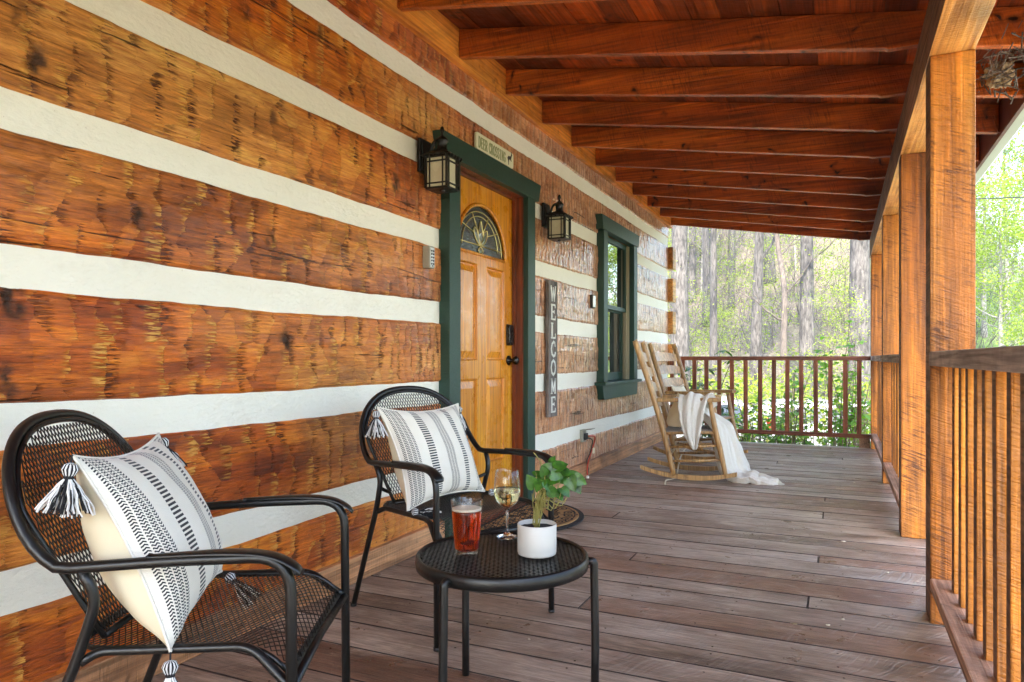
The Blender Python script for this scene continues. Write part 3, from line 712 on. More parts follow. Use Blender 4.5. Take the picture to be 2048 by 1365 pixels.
sh = MB(); sh.hexa([(XA - .06, yA - .05, zbot(XA) + .186), (.86, yA - .05, zbot(.86) + .186), (.86, yB + .05, zbot(.86) + .186), (XA - .06, yB + .05, zbot(XA) + .186),
                    (XA - .06, yA - .05, zbot(XA) + .215), (.86, yA - .05, zbot(.86) + .215), (.86, yB + .05, zbot(.86) + .215), (XA - .06, yB + .05, zbot(XA) + .215)]); part('shingles', sh, M['shingle'], proof, True)
lg = MB(); lg.box((-1.998, yA, 2.665), (-1.951, 9.1, 2.862)); part('ledger_board', lg, M['ledger'], proof, True, bevel=.003)
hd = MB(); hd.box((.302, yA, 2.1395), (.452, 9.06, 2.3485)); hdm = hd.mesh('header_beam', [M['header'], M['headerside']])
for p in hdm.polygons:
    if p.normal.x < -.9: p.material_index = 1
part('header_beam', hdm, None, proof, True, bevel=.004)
fs_ = MB(); fs_.box((.8035, yA, 2.235), (.822, yB, 2.425)); part('fascia', fs_, M['fascia'], proof, True)
gt = MB()
prof = [(.8235, 2.36), (.8235, 2.242), (.875, 2.242), (.895, 2.262), (.905, 2.31), (.925, 2.335), (.925, 2.36), (.918, 2.36), (.918, 2.338), (.899, 2.314), (.889, 2.266), (.872, 2.248), (.829, 2.248), (.829, 2.36)]
gt.prism(prof, lambda a, b: (a, yA, b), lambda a, b: (a, yB, b)); part('gutter', gt, M['gutter'], proof, True)

# ================================================================ DECK
dk = MB(); tn = []; tn2 = []
y = -3.0
random.seed(21)
splits = {}
while y < 8.80:
    wd = random.choice([.135, .15, .165, .18, .19, .20, .205]); y2 = min(y + wd, 8.86)
    if 8.86 - y2 < .06: y2 = 8.86
    xs = [-2.04, .50]
    if random.random() < .26: xs.insert(1, random.choice([-.95, -.55, -.12, -.10, .02, -1.3]))
    for a, b in zip(xs[:-1], xs[1:]):
        dz = random.uniform(-.0025, .0); g_ = random.uniform(.003, .006)
        sk = random.uniform(-.002, .002)
        dk.hexa([(a + .0015, y + g_, -.03), (b - .0015, y + g_ + sk, -.03), (b - .0015, y2 - .001 + sk, -.03), (a + .0015, y2 - .001, -.03),
                 (a + .0015, y + g_, dz), (b - .0015, y + g_ + sk, dz), (b - .0015, y2 - .001 + sk, dz), (a + .0015, y2 - .001, dz)])
        r1, r2 = random.random(), (random.random() < .30) * random.uniform(.4, 1)
        tn += [r1] * 6; tn2 += [r2] * 6
        for kx in range(int((b - a) / .40) + 1):
            for ky in (.22, .78):
                hx, hy = a + .04 + kx * .40 + random.uniform(-.012, .012), y + (y2 - y) * ky + random.uniform(-.008, .008)
                if hx > b - .02 or hy < .9: continue
                o_ = len(dk.v); dk.v.extend([(hx + .0042 * math.cos(q * 1.047), hy + .0042 * math.sin(q * 1.047), dz + .0006) for q in range(6)])
                dk.f.append(list(range(o_, o_ + 6))); dk.m.append(2); tn.append(.2); tn2.append(0)
    y = y2
me = dk.mesh('deck', [M['floor'], M['deckedge'], M['steel']])
for nm, arr in (('tone', tn), ('tone2', tn2)): at = me.attributes.new(nm, 'FLOAT', 'FACE'); at.data.foreach_set('value', arr)
deck = link('deck', me); tag(deck, kind='structure')
bv_ = deck.modifiers.new('bevel', 'BEVEL'); bv_.width = .0028; bv_.material = 1; bv_.segments = 2; bv_.limit_method = 'ANGLE'
uj = MB(); uj.box((-2.04, -3.0, -.25), (.49, 8.85, -.032)); uo = link('deck_frame', uj.mesh('deck_frame', M['underframe'])); tag(uo, kind='structure')

# ================================================================ POSTS AND RAILINGS
PX0, PX1 = .306, .452
POST = [(-2.6, 'porch post behind the camera at the near end of the porch'), (-.62, 'porch post just behind the camera'), (1.22, 'rough sawn porch post closest to the camera, out past the right edge of the view'),
        (3.08, 'tall rough sawn orange porch post nearest in view, with the grey handrail meeting it'),
        (4.50, 'honey coloured square porch post standing second from the front'),
        (6.36, 'porch post third from the front, half hidden behind the honey coloured one'),
        (8.72, 'last porch post at the far corner where the end railing meets')]
for py_, lb in POST:
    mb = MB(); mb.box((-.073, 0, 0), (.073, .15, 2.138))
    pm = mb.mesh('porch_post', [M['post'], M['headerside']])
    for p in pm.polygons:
        if p.normal.x < -.9: p.material_index = 1  # wall-facing side gets the darker wood, shade painted in
    o = link('porch_post', pm, None, loc=((PX0 + PX1) / 2, py_, .001))
    tag(o, lb, 'post', 'porch posts along the outer edge')
    b = o.modifiers.new('bevel', 'BEVEL'); b.width = .004; b.segments = 2; b.limit_method = 'ANGLE'
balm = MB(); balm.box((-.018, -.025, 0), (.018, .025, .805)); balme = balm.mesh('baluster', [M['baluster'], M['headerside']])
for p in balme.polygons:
    if p.normal.x < -.9: p.material_index = 1  # same painted shade on the inner side of every baluster
SEC = [(-2.45, -.62, 'side railing section behind the camera'), (-.47, 1.22, 'side railing section beside the camera'), (1.37, 3.08, 'side railing section beside the nearest post, grey handrail and orange balusters'),
       (4.65, 6.36, 'side railing section behind the honey coloured second post'),
       (6.51, 8.72, 'far side railing section running to the corner post')]
for ya, yb, lb in SEC:
    t = thing('porch_railing', ((PX0 + PX1) / 2, ya, .128), lb, 'railing', 'railing sections along the side of the porch')
    hr = MB(); hr.box((PX0 - .004, ya + .001, .972), (PX0 + .125, yb - .001, 1.024)); part('handrail', hr, M['handrail'], t, True, bevel=.004)
    br = MB(); br.box((PX0, ya + .001, .128), (PX0 + .11, yb - .001, .172)); part('bottom_rail', br, M['rail'], t, True, bevel=.004)
    n = int((yb - ya - .1) / .152); st = (yb - ya) / (n + 1)
    for i in range(n):
        o = link('baluster', balme, t); o.location = (0, yb - .15 - i * .152 - ya + random.uniform(-.004, .004), .044 + .001)
        if yb - .15 - i * .152 - ya < .06: o.location.y = .06
        o.rotation_euler = (random.uniform(-.006, .006), random.uniform(-.004, .004), random.uniform(-.03, .03))
        o.scale.z = .992
        bm_ = o.modifiers.new('bevel', 'BEVEL'); bm_.width = .002; bm_.segments = 1
YE = 8.80
t = thing('end_railing', (-.83, YE, .105), 'dark red brown railing closing the far end of the porch in front of the woods', 'railing')
hr = MB(); hr.box((-1.93, YE - .02, .975), (.305, YE + .075, 1.022)); part('handrail', hr, M['endrail'], t, True, bevel=.003)
br = MB(); br.box((-1.93, YE, .106), (.305, YE + .045, .152)); part('bottom_rail', br, M['endrail'], t, True, bevel=.003)
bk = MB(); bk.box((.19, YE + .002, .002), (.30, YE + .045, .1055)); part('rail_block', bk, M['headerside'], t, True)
ebm = MB(); ebm.box((-.0235, -.015, 0), (.0235, .0235, .822)); ebme = ebm.mesh('baluster', M['endbal'])
for xx in (-1.90, -1.765, -1.622, -1.48, -1.332, -1.179, -1.024, -.861, -.711, -.562, -.409, -.255, -.106, .052, .189):
    o = link('baluster', ebme, t); o.location = (xx + .83, .02, .0475); o.rotation_euler = (random.uniform(-.005, .005), random.uniform(-.006, .006), 0)
# ================================================================ THINGS ON THE WALL
STROKES = {  # unit letters: list of polylines, (x, y, weight)
 'W': [([(0,1),(.25,0)],1),([(.25,0),(.5,.9)],.6),([(.5,.9),(.75,0)],1),([(.75,0),(1,1)],.6),([(-.1,1),(.12,1)],.4),([(.88,1),(1.1,1)],.4)],
 'E': [([(.15,0),(.15,1)],1),([(0,1),(.9,1)],.6),([(0,0),(.95,0)],.6),([(.15,.52),(.7,.52)],.6),([(.9,1),(.9,.8)],.5),([(.95,0),(.95,.22)],.5),([(.7,.62),(.7,.42)],.5)],
 'L': [([(.2,0),(.2,1)],1),([(.0,1),(.42,1)],.5),([(0,0),(.95,0)],.6),([(.95,0),(.95,.28)],.5)],
 'C': [([(.92,.72),(.85,.93),(.55,1),(.2,.85),(.05,.5),(.2,.15),(.55,0),(.85,.07),(.95,.25)],.9),([(.92,.66),(.92,1)],.4)],
 'O': [([(.5,1),(.15,.85),(.02,.5),(.15,.15),(.5,0),(.85,.15),(.98,.5),(.85,.85),(.5,1)],.9)],
 'M': [([(.12,0),(.12,1)],.6),([(.12,1),(.5,.15)],1),([(.5,.15),(.88,1)],.6),([(.88,1),(.88,0)],1),([(-.05,0),(.3,0)],.4),([(.7,0),(1.05,0)],.4),([(-.05,1),(.15,1)],.4),([(.85,1),(1.05,1)],.4)],
 'D': [([(.15,0),(.15,1)],1),([(0,1),(.5,1),(.9,.8),(.95,.5),(.9,.2),(.5,0),(0,0)],.8)],
 'R': [([(.15,0),(.15,1)],1),([(0,1),(.6,1),(.9,.85),(.9,.65),(.6,.5),(.15,.5)],.8),([(.5,.5),(.95,0)],1),([(0,0),(.35,0)],.4)],
 'S': [([(.9,.75),(.8,.97),(.45,1),(.12,.88),(.12,.65),(.5,.5),(.88,.38),(.9,.12),(.55,0),(.2,.03),(.08,.25)],.9)],
 'I': [([(.5,0),(.5,1)],1.1),([(.2,0),(.8,0)],.5),([(.2,1),(.8,1)],.5)],
 'N': [([(.12,0),(.12,1)],.7),([(.12,1),(.88,0)],1),([(.88,0),(.88,1)],.7),([(-.05,1),(.2,1)],.4),([(.75,1),(1.05,1)],.4),([(-.05,0),(.3,0)],.4)],
 'G': [([(.92,.75),(.85,.93),(.55,1),(.2,.85),(.05,.5),(.2,.15),(.55,0),(.9,.1),(.9,.45),(.6,.45)],.9)],
}
def letter(mb, ch, y0, z0, wd, ht, x, wt, dep=.0015, mi=0):
    for pts, k in STROKES.get(ch, []):
        hw = wt * k / 2
        for (a, b) in zip(pts[:-1], pts[1:]):
            A_ = Vector((0, y0 + a[0] * wd, z0 + a[1] * ht)); B_ = Vector((0, y0 + b[0] * wd, z0 + b[1] * ht))
            d = (B_ - A_).normalized(); n = Vector((0, -d.z, d.y)) * hw; A_ = A_ - d * hw * .5; B_ = B_ + d * hw * .5
            q = [A_ - n, B_ - n, B_ + n, A_ + n]
            mb.hexa([(x, p.y, p.z) for p in q] + [(x + dep, p.y, p.z) for p in q], mi)
# WELCOME board
t = thing('welcome_sign', (-1.985, 4.94, .56), 'tall narrow weathered grey board lettered WELCOME between door and window', 'sign')
mb = MB()
for k in range(3): mb.box((-1.980, 4.853 + k * .0585, .562), (-1.952, 4.853 + k * .0585 + .057, 1.580))
part('board', mb, M['greywood'], t, True, bevel=.002)
lt_ = MB(); z = 1.430
for ch in 'WELCOME': letter(lt_, ch, 4.895, z, .088, .108, -1.9515, .021); z -= .1385
part('lettering', lt_, M['white'], t, True)
# DEER CROSSING plaque, standing on the door head
t = thing('deer_crossing_plaque', (-1.97, 3.98, 2.245), 'small cream plaque reading DEER CROSSING with a leaping deer above the door', 'sign')
mb = MB(); pl = []
for cx, cz, a0 in ((4.225, 2.331, 0), (3.732, 2.331, 90), (3.732, 2.263, 180), (4.225, 2.263, 270)): pl += arc(cx, cz, .016, a0, a0 + 90, 5)
mb.prism(pl, lambda a, b: (-1.972, a, b), lambda a, b: (-1.958, a, b)); part('panel', mb, M['sign'], t, True, bevel=.001)
lt_ = MB(); y = 3.745
for ch in 'DEER CROSSING': letter(lt_, ch, y, 2.262, .0235, .062, -1.9575, .0085, .001); y += .0300 if ch != ' ' else .018
part('lettering', lt_, M['signgreen'], t, True)
dp = [(-.045,.0),(-.03,.018),(.0,.02),(.018,.03),(.022,.045),(.030,.048),(.04,.04),(.034,.034),(.026,.018),(.018,.0),(.03,-.012),(.018,-.012),(.006,-.004),(-.014,-.006),(-.022,-.03),(-.020,-.048),(-.026,-.048),(-.030,-.02),(-.036,-.01)]
d2 = MB(); d2.prism(dp, lambda a, b: (-1.9575, 4.185 + a * .85, 2.300 + b * .85), lambda a, b: (-1.9562, 4.185 + a * .85, 2.300 + b * .85))
for a, b in (((.026, .046), (.016, .060)), ((.032, .047), (.034, .062)), ((.020, .056), (.026, .064))):
    d2.tube([(-1.957, 4.185 + a[0]*.85, 2.3 + a[1]*.85), (-1.957, 4.185 + b[0]*.85, 2.3 + b[1]*.85)], .0012, 4)
part('deer_silhouette', d2, M['ink'], t, True)
# wall lanterns
def lantern(y, lb):
    t = thing('wall_lantern', (-1.985, y, .944 + 1.02), lb, 'wall lantern', 'lanterns either side of the door')
    X0 = .118; s = .062          # centre distance from wall, half width (local to the thing)
    mb = MB(); mb.box((0, -.056, .0), (.020, .056, .176)); mb.box((.020, -.045, .012), (.028, .045, .164)); part('back_plate', mb, M['bronze'], t, bevel=.004)
    ar = MB(); ar.tube(round_path([(.02, 0, .10), (.045, 0, .10), (.07, 0, .165), (X0, 0, .172)], .03), .009, 8); part('arm', ar, M['bronze'], t, smooth=True)
    cp = MB()
    for (a, za, b, zb_) in ((.080, .070, .080, .077), (.080, .077, .030, .108)):
        cp.hexa([(X0-a,-a,za),(X0+a,-a,za),(X0+a,a,za),(X0-a,a,za),(X0-b,-b,zb_),(X0+b,-b,zb_),(X0+b,b,zb_),(X0-b,b,zb_)])
    for k in range(-2, 3):
        for sg in (-1, 1): cp.box((X0 + sg * .079 - .003, k * .032 - .004, .062), (X0 + sg * .079 + .003, k * .032 + .004, .078)); cp.box((X0 + k * .032 - .004, sg * .079 - .003, .062), (X0 + k * .032 + .004, sg * .079 + .003, .078))
    part('cap', cp, M['bronze'], t, bevel=.001)
    fn = MB(); fn.lathe([(.030, .106), (.032, .112), (.026, .118), (.027, .150), (.034, .154), (.034, .160), (.020, .178), (.008, .186), (.006, .196), (.012, .210), (.009, .228), (0, .236)], 20, (X0, 0, 0)); part('finial', fn, M['bronze'], t, smooth=True)
    fr = MB(); z0, z1 = -.092, .070
    for sx in (-1, 1):
        for sy in (-1, 1): fr.box((X0 + sx*s - .005, sy*s - .005, z0), (X0 + sx*s + .005, sy*s + .005, z1))
    for z in (z0, z0 + .022, z1 - .028, z1 - .006):
        for sg in (-1, 1):
            fr.box((X0 - s + .005, sg*s - .004, z - .003), (X0 + s - .005, sg*s + .004, z + .003)); fr.box((X0 + sg*s - .004, -s + .005, z - .003), (X0 + sg*s + .004, s - .005, z + .003))
    for k in (-.038, .038):
        for sg in (-1, 1):
            fr.box((X0 + k - .0025, sg*s - .003, z0), (X0 + k + .0025, sg*s + .003, z1)); fr.box((X0 + sg*s - .003, k - .0025, z0), (X0 + sg*s + .003, k + .0025, z1))
    fr.box((X0 - s, -s, z0 - .006), (X0 + s, s, z0)); fr.lathe([(0, z0 - .016), (.012, z0 - .012), (.014, z0 - .006)], 12, (X0, 0, 0))
    part('cage', fr, M['bronze'], t)
    gl = MB(); q = s - .006; gl.box((X0 - q, -q, z0 + .001), (X0 + q, q, z1 - .001)); part('glass_shade', gl, M['lampglass'], t)
lantern(3.165, 'black square lantern with cream glass to the left of the green door frame')
lantern(4.845, 'smaller looking black square lantern with cream glass between door and window')
# key lock box left of the door
t = thing('key_box', (-1.985, 3.186, 1.47), 'small putty grey push button key box on the log left of the door', 'key box')
mb = MB(); mb.box((0, -.026, 0), (.045, .026, .118)); part('case', mb, M['greybox'], t, bevel=.006)
mb = MB()
mb.box((.045, -.020, .008), (.0475, .020, .108)); part('face_plate', mb, M['silver'], t)
mb = MB()
for i in range(2):
    for j in range(5): mb.lathe([(0, .0505), (.0048, .0505), (.0055, .047)], 10, (0, -.009 + i * .018, .024 + j * .017), axis='x')
mb.box((.0475, -.006, .010), (.0495, .006, .016)); part('buttons', mb, M['ink'], t)
# door bell / sensor near the window
t = thing('doorbell_sensor', (-1.985, 5.925, 1.44), 'small black sensor with a white face on the log beside the window', 'sensor')
mb = MB(); mb.box((0, -.035, 0), (.026, .035, .115)); part('case', mb, M['ink'], t, bevel=.004)
mb = MB(); mb.prism([(-.030, .006), (.030, .006), (.030, .109), (-.030, .109)], lambda a, b: (.026, a, b), lambda a, b: (.036, a * .8, b * .96 + .002)); part('face', mb, M['silver'], t, bevel=.003)
# outlet and cords
t = thing('power_outlet', (-1.995, 5.70, .29), 'grey weatherproof outlet box on the lowest chinking stripe with its flap up', 'outlet')
mb = MB(); mb.box((0, -.045, 0), (.028, .045, .105)); part('box', mb, M['greybox'], t, bevel=.004)
mb = MB(); mb.hexa([(.028, -.045, .100), (.105, -.045, .112), (.105, .045, .112), (.028, .045, .100), (.028, -.045, .106), (.105, -.045, .118), (.105, .045, .118), (.028, .045, .106)]); part('flap', mb, M['greybox'], t)
mb = MB(); mb.box((.028, -.03, .02), (.05, .03, .075)); part('plug', mb, M['ink'], t, bevel=.004)
def cord(name, pts, r, mat, lb, cat):
    mb = MB(); mb.tube(smooth_path(pts, 8), r, 8); o = link(name, mb.mesh(name, mat, True)); tag(o, lb, cat); return o
cord('red_cord', [(-1.94, 5.72, .34), (-1.91, 5.80, .325), (-1.935, 5.83, .24), (-1.945, 5.76, .15), (-1.94, 5.70, .09), (-1.93, 5.66, .03), (-1.915, 5.64, .012)], .006, M['red'], 'red cable looping down the wall from the outlet to the deck', 'cable')
cord('black_cord', [(-1.94, 5.70, .325), (-1.92, 5.76, .30), (-1.945, 5.79, .20), (-1.95, 5.71, .13), (-1.945, 5.73, .06), (-1.94, 5.70, .012)], .005, M['ink'], 'black cable hanging beside the red one below the outlet', 'cable')
mb = MB(); mb.box((-.006, -.014, -.022), (.006, .014, .022)); mb.tube([(0, 0, .022), (0, 0, .030)], .0015, 5)
tgo = link('cord_tag', mb.mesh('cord_tag', M['cream']), None, loc=(-1.925, 5.815, .205)); tag(tgo, 'little cream paper tag hanging on the red cable', 'tag')
mb = MB(); mb.lathe([(0, .02), (.010, .02), (.014, .004), (.014, 0)], 12); o = link('cord_end_cap', mb.mesh('cord_end_cap', M['white'], True), None, loc=(-1.912, 5.615, .001)); tag(o, 'white end cap of the red cable on the deck by the baseboard', 'cap')

# ================================================================ DOORMAT
t = thing('doormat', (-1.93, 4.05, .001), 'half round coir doormat with black scrolls and black border at the door', 'doormat')
def halfmoon(r, n=48): return [(r * math.cos(R(-90 + 180 * i / n)), r * math.sin(R(-90 + 180 * i / n))) for i in range(n + 1)]
mb = MB(); mb.prism(halfmoon(.50), lambda a, b: (a, b, 0), lambda a, b: (a, b, .012)); part('border', mb, M['rubber'], t, bevel=.004)
mb = MB(); mb.prism([(a + .035, b) for a, b in halfmoon(.435)], lambda a, b: (a, b, .0125), lambda a, b: (a, b, .018)); part('coir_pile', mb, M['coir'], t)
mb = MB()
def flatrib(pts, w_=.005):
    P = [Vector((a, b, .0195)) for a, b in pts]
    for i in range(len(P) - 1):
        d = (P[i+1] - P[i]); 
        if d.length < 1e-5: continue
        d.normalize(); n = Vector((-d.y, d.x, 0)) * w_; a, b = P[i], P[i+1] + d * w_ * .4
        mb.add([a - n, b - n, b + n, a + n], [(0, 1, 2, 3)])
def spiral(cx, cy_, r, a0, turns, sg=1): return [(cx + r * (1 - t_ * .93) * math.cos(a0 + sg * t_ * turns * 6.28), cy_ + r * (1 - t_ * .93) * math.sin(a0 + sg * t_ * turns * 6.28)) for t_ in np.linspace(0, 1, 26)]
rs = random.Random(4)
for ang in range(-80, 81, 16):
    for rr, q in ((.375, .042), (.285, .038), (.18, .036), (.09, .026)):
        if rr < .25 and (ang // 16) % 2: continue
        a = R(ang + rs.uniform(-4, 4)); sg = rs.choice((-1, 1))
        cx, cy_ = .035 + rr * math.cos(a), rr * math.sin(a)
        flatrib(spiral(cx, cy_, q, a + rs.uniform(-1, 1), 1.6, sg))
        b = rs.uniform(0, 6.28); flatrib([(cx + q * math.cos(b), cy_ + q * math.sin(b)), (cx + q * 1.5 * math.cos(b + .4), cy_ + q * 1.5 * math.sin(b + .4)), (cx + q * 1.7 * math.cos(b + 1.0), cy_ + q * 1.7 * math.sin(b + 1.0))], .004)
for k, q in enumerate((.405, .39)): 
    if k == 0: flatrib([(.035 + .41 * math.cos(R(a)), .41 * math.sin(R(a))) for a in range(-84, 85, 4)], .0035)
part('scroll_pattern', mb, M['rubber'], t)

# ================================================================ METAL CHAIRS
def lattice(mb, fn, inside, u0, u1, v0, v1, du, dv, wu=.0011, th=.0009):
    """expanded metal: diamond strands; fn(u,v)->(point, normal)"""
    nu = int((u1 - u0) / du) + 2; nv = int((v1 - v0) / dv) + 2
    def P(i, j): return u0 + i * du / 2, v0 + j * dv / 2
    for j in range(-1, nv * 2):
        for i in range(-1, nu * 2):
            if (i + j) % 2: continue
            for di in (1, -1):
                a = P(i, j); b = P(i + di, j + 1)
                if not (inside(*a) and inside(*b)): continue
                pa, na = fn(*a); pb, nb = fn(*b); d = (pb - pa).normalized(); s_ = na.cross(d) * wu; n = na * th
                mb.add([pa - s_ - n, pa + s_ - n, pa + s_ + n, pa - s_ + n, pb - s_ - n, pb + s_ - n, pb + s_ + n, pb - s_ + n],
                       [(0, 4, 5, 1), (1, 5, 6, 2), (2, 6, 7, 3), (3, 7, 4, 0)])
def hoop(phi, k=1.0):
    c, s_ = math.cos(phi), math.sin(phi); e = 2 / 2.35
    y = .272 * k * math.copysign(abs(c) ** e, c); z = .60 + .268 * (1 - (1 - k) * .95) * abs(s_) ** e
    return y, z
def backx(z): return -.235 - (z - .60) * .47
def seatz(x, y): return .425 - .010 * math.cos(x * 6) * math.cos(y * 5.5) - (.0 if x < .15 else (x - .15) ** 2 * 6.6)
def metal_chair(loc, rz, lb):
    t = thing('patio_chair', loc, lb, 'chair', 'black metal patio chairs', rz)
    r = .0115
    fr = MB()
    for s_ in (-1, 1):
        pass
    pts = []
    left = round_path([(.255, .275, .003), (.250, .275, .612), (.02, .277, .606), (-.165, .276, .594)], .075, 7)
    left += [Vector((-.195, .2755, .596)), Vector((-.220, .275, .606)), Vector((-.238, .2745, .624))]
    hp = [Vector((backx(z), y, z)) for y, z in (hoop(a) for a in np.linspace(.19, math.pi - .19, 38))]
    right = [Vector((p[0], -p[1], p[2])) for p in left][::-1]
    arch = left + hp + right
    arch2 = []
    for i, p in enumerate(arch): arch2.append(Vector(p))
    # smooth the two corners where arms turn up into the hoop
    for _ in range(3):
        q = [p.copy() for p in arch2]
        for i in range(len(left) - 2, len(left) + 3): q[i] = (arch2[i-1] + arch2[i] * 2 + arch2[i+1]) / 4
        for i in range(len(arch2) - len(left) - 3, len(arch2) - len(left) + 2): q[i] = (arch2[i-1] + arch2[i] * 2 + arch2[i+1]) / 4
        arch2 = q
    fr.tube(arch2, r, 10); part('arm_and_back_tube', fr, M['black'], t, smooth=True)
    for s_ in (-1, 1):
        lg = MB(); lg.tube(round_path([(-.150, s_*.274, .592), (-.122, s_*.268, .535), (-.155, s_*.264, .43), (-.325, s_*.272, .003)], .06, 6), .0105, 10); part('rear_leg', lg, M['black'], t, smooth=True)
        ap = MB()
        path = [(-.02, .6135), (.05, .6175), (.12, .6205), (.18, .619), (.225, .6105), (.258, .593), (.272, .578)]
        P = smooth_path([(a, 0, b) for a, b in path], 4); n = len(P)
        for i in range(n):
            pass
        vs = []; hw = [.010 + .0135 * min(1, i / (n * .35)) * (1 if i < n - 3 else (1 - (i - n + 4) * .16)) for i in range(n)]
        for i, p in enumerate(P):
            for (yy, zz) in ((-1, 0), (-.6, .0045), (0, .006), (.6, .0045), (1, 0), (.6, -.003), (-.6, -.003)):
                vs.append((p.x, s_ * .276 + yy * hw[i], p.z + zz))
        m = 7; fs = [(i*m+j, i*m+(j+1) % m, (i+1)*m+(j+1) % m, (i+1)*m+j) for i in range(n-1) for j in range(m)] + [tuple(range(m)), tuple((n-1)*m + j for j in range(m))]
        ap.add(vs, fs); part('armrest', ap, M['black'], t, smooth=True)
        fl = MB()
    sf = MB()
    rim = [(-.165, .205), (-.165, -.205)]
    for s_ in (-1, 1):
        sf.tube(round_path([(-.158, s_*.262, .405), (-.13, s_*.245, .421), (.165, s_*.246, .426), (.225, s_*.262, .372), (.252, s_*.270, .352)], .03, 5), .0095, 8)
        sf.tube(round_path([(-.19, s_*.20, .425), (-.15, s_*.240, .424), (.16, s_*.241, .424), (.205, s_*.243, .405), (.240, s_*.245, .370)], .03, 4), .006, 6)
    sf.tube([(.252, -.268, .352), (.248, 0, .356), (.252, .268, .352)], .0095, 8)
    sf.tube([(-.19, -.20, .425), (-.19, .20, .425)], .008, 8)
    sf.grid(lambda u, v: (.232 + .020 * u, -.255 + .510 * v, .372 - .022 * u + .002 * math.sin(u * 3.14)), 4, 2)
    part('seat_frame', sf, M['black'], t, smooth=True)
    sm = MB()
    def sfn(u, v):
        return Vector((u, v, seatz(u, v))), Vector((0, 0, 1))
    lattice(sm, sfn, lambda u, v: -.195 < u < .243 and abs(v) < min(.240, .20 + (u + .19) * 1.1), -.195, .245, -.24, .24, .0125, .026); part('seat_mesh', sm, M['black'], t)
    bm_ = MB()
    def half(z):
        q = min(1, max(0, (z - .60) / .256)); return min(.258 * (1 - q ** 2.35) ** (1 / 2.35), .256 - (.73 - z) * .22)
    bn = Vector((1, 0, .62)).normalized()
    def bfn(u, v):       # u = across, v = height
        q = u / .25; return Vector((backx(v) + .010 + .012 * (1 - q * q) * -1 + .012, u, v)), bn
    lattice(bm_, bfn, lambda u, v: .43 < v < .858 and abs(u) < half(v) + .009, -.26, .26, .43, .86, .0125, .026); part('back_mesh', bm_, M['black'], t)
    bf = MB()
    edge = [(half(z), z) for z in np.linspace(.428, .70, 8)] + [(half(.60 + .256 * math.sin(a) ** (2/2.35)), .60 + .256 * math.sin(a) ** (2/2.35)) for a in np.linspace(.45, math.pi / 2, 18)]
    full = [(y, z) for y, z in edge] + [(-y, z) for y, z in edge[::-1][1:]]
    bf.tube([Vector((backx(z) + .006, y, z)) for y, z in full], .0065, 8)
    bf.tube([Vector((backx(.43) + .006, edge[0][0], .43)), Vector((backx(.43) + .006, -edge[0][0], .43))], .0075, 8)
    for s_ in (-1, 1): bf.tube([(backx(.47) + .006, s_ * .200, .47), (-.132, s_ * .264, .50)], .007, 8)
    part('back_frame', bf, M['black'], t, smooth=True)
    for s_ in (-1, 1):
        for x_, z_ in ((.255, 0), (-.325, 0)):
            c_ = MB(); c_.lathe([(0, 0), (.0125, 0), (.0125, .012), (0, .012)], 12, (x_, s_ * (.275 if x_ > 0 else .272), 0)); part('foot_cap', c_, M['ink'], t, smooth=True)
    return t
C1 = (-1.322, 1.199); C2 = (-1.374, 2.438)
metal_chair((*C1, 0.002), R(27.5), 'black mesh patio chair in the left foreground holding a striped pillow')
metal_chair((*C2, 0.002), R(-23.5), 'black mesh patio chair beside the door, behind the round side table')

# ================================================================ PILLOWS
def pillow_mesh(corners, n, thick, fmat, bmat, nf=36, fr=.0, sag=.06):
    BL, BR, TL, TR = [Vector(c) for c in corners]; mb = MB(); uvs = {}
    def P(u, v, side):
        # edges curve inward between corners
        pu = 4 * u * (1 - u); pv = 4 * v * (1 - v)
        uu = u + (.5 - u) * .16 * pv * (abs(u - .5) * 2) ** 2; vv = v + (.5 - v) * .14 * pu * (abs(v - .5) * 2) ** 2
        b = (BL * (1 - uu) + BR * uu) * (1 - vv) + (TL * (1 - uu) + TR * uu) * vv
        h = (max(0, pu) ** .52) * (max(0, pv) ** .52)
        wr = .004 * math.sin(u * 23 + v * 9) * (1 - h) + .006 * (mnoise.noise(Vector((u * 5, v * 5, side * 3.1 + n.x * 9))))* min(1, h * 2)
        return b + n * (side * (thick * (1.5 if side < 0 else 1) * h * (1.05 - .25 * v)) + wr * (h > 0))
    a = mb.grid(lambda u, v: P(u, v, 1), nf, nf, 0); b = mb.grid(lambda u, v: P(u, v, -1), nf, nf, 1)
    me = mb.mesh('pillow', [fmat, bmat], True); uvl = me.uv_layers.new(name='UVMap')
    k = (nf + 1) ** 2
    for lp in me.loops:
        q = lp.vertex_index % k; uvl.data[lp.index].uv = ((q % (nf + 1)) / nf, (q // (nf + 1)) / nf)
    return me, P
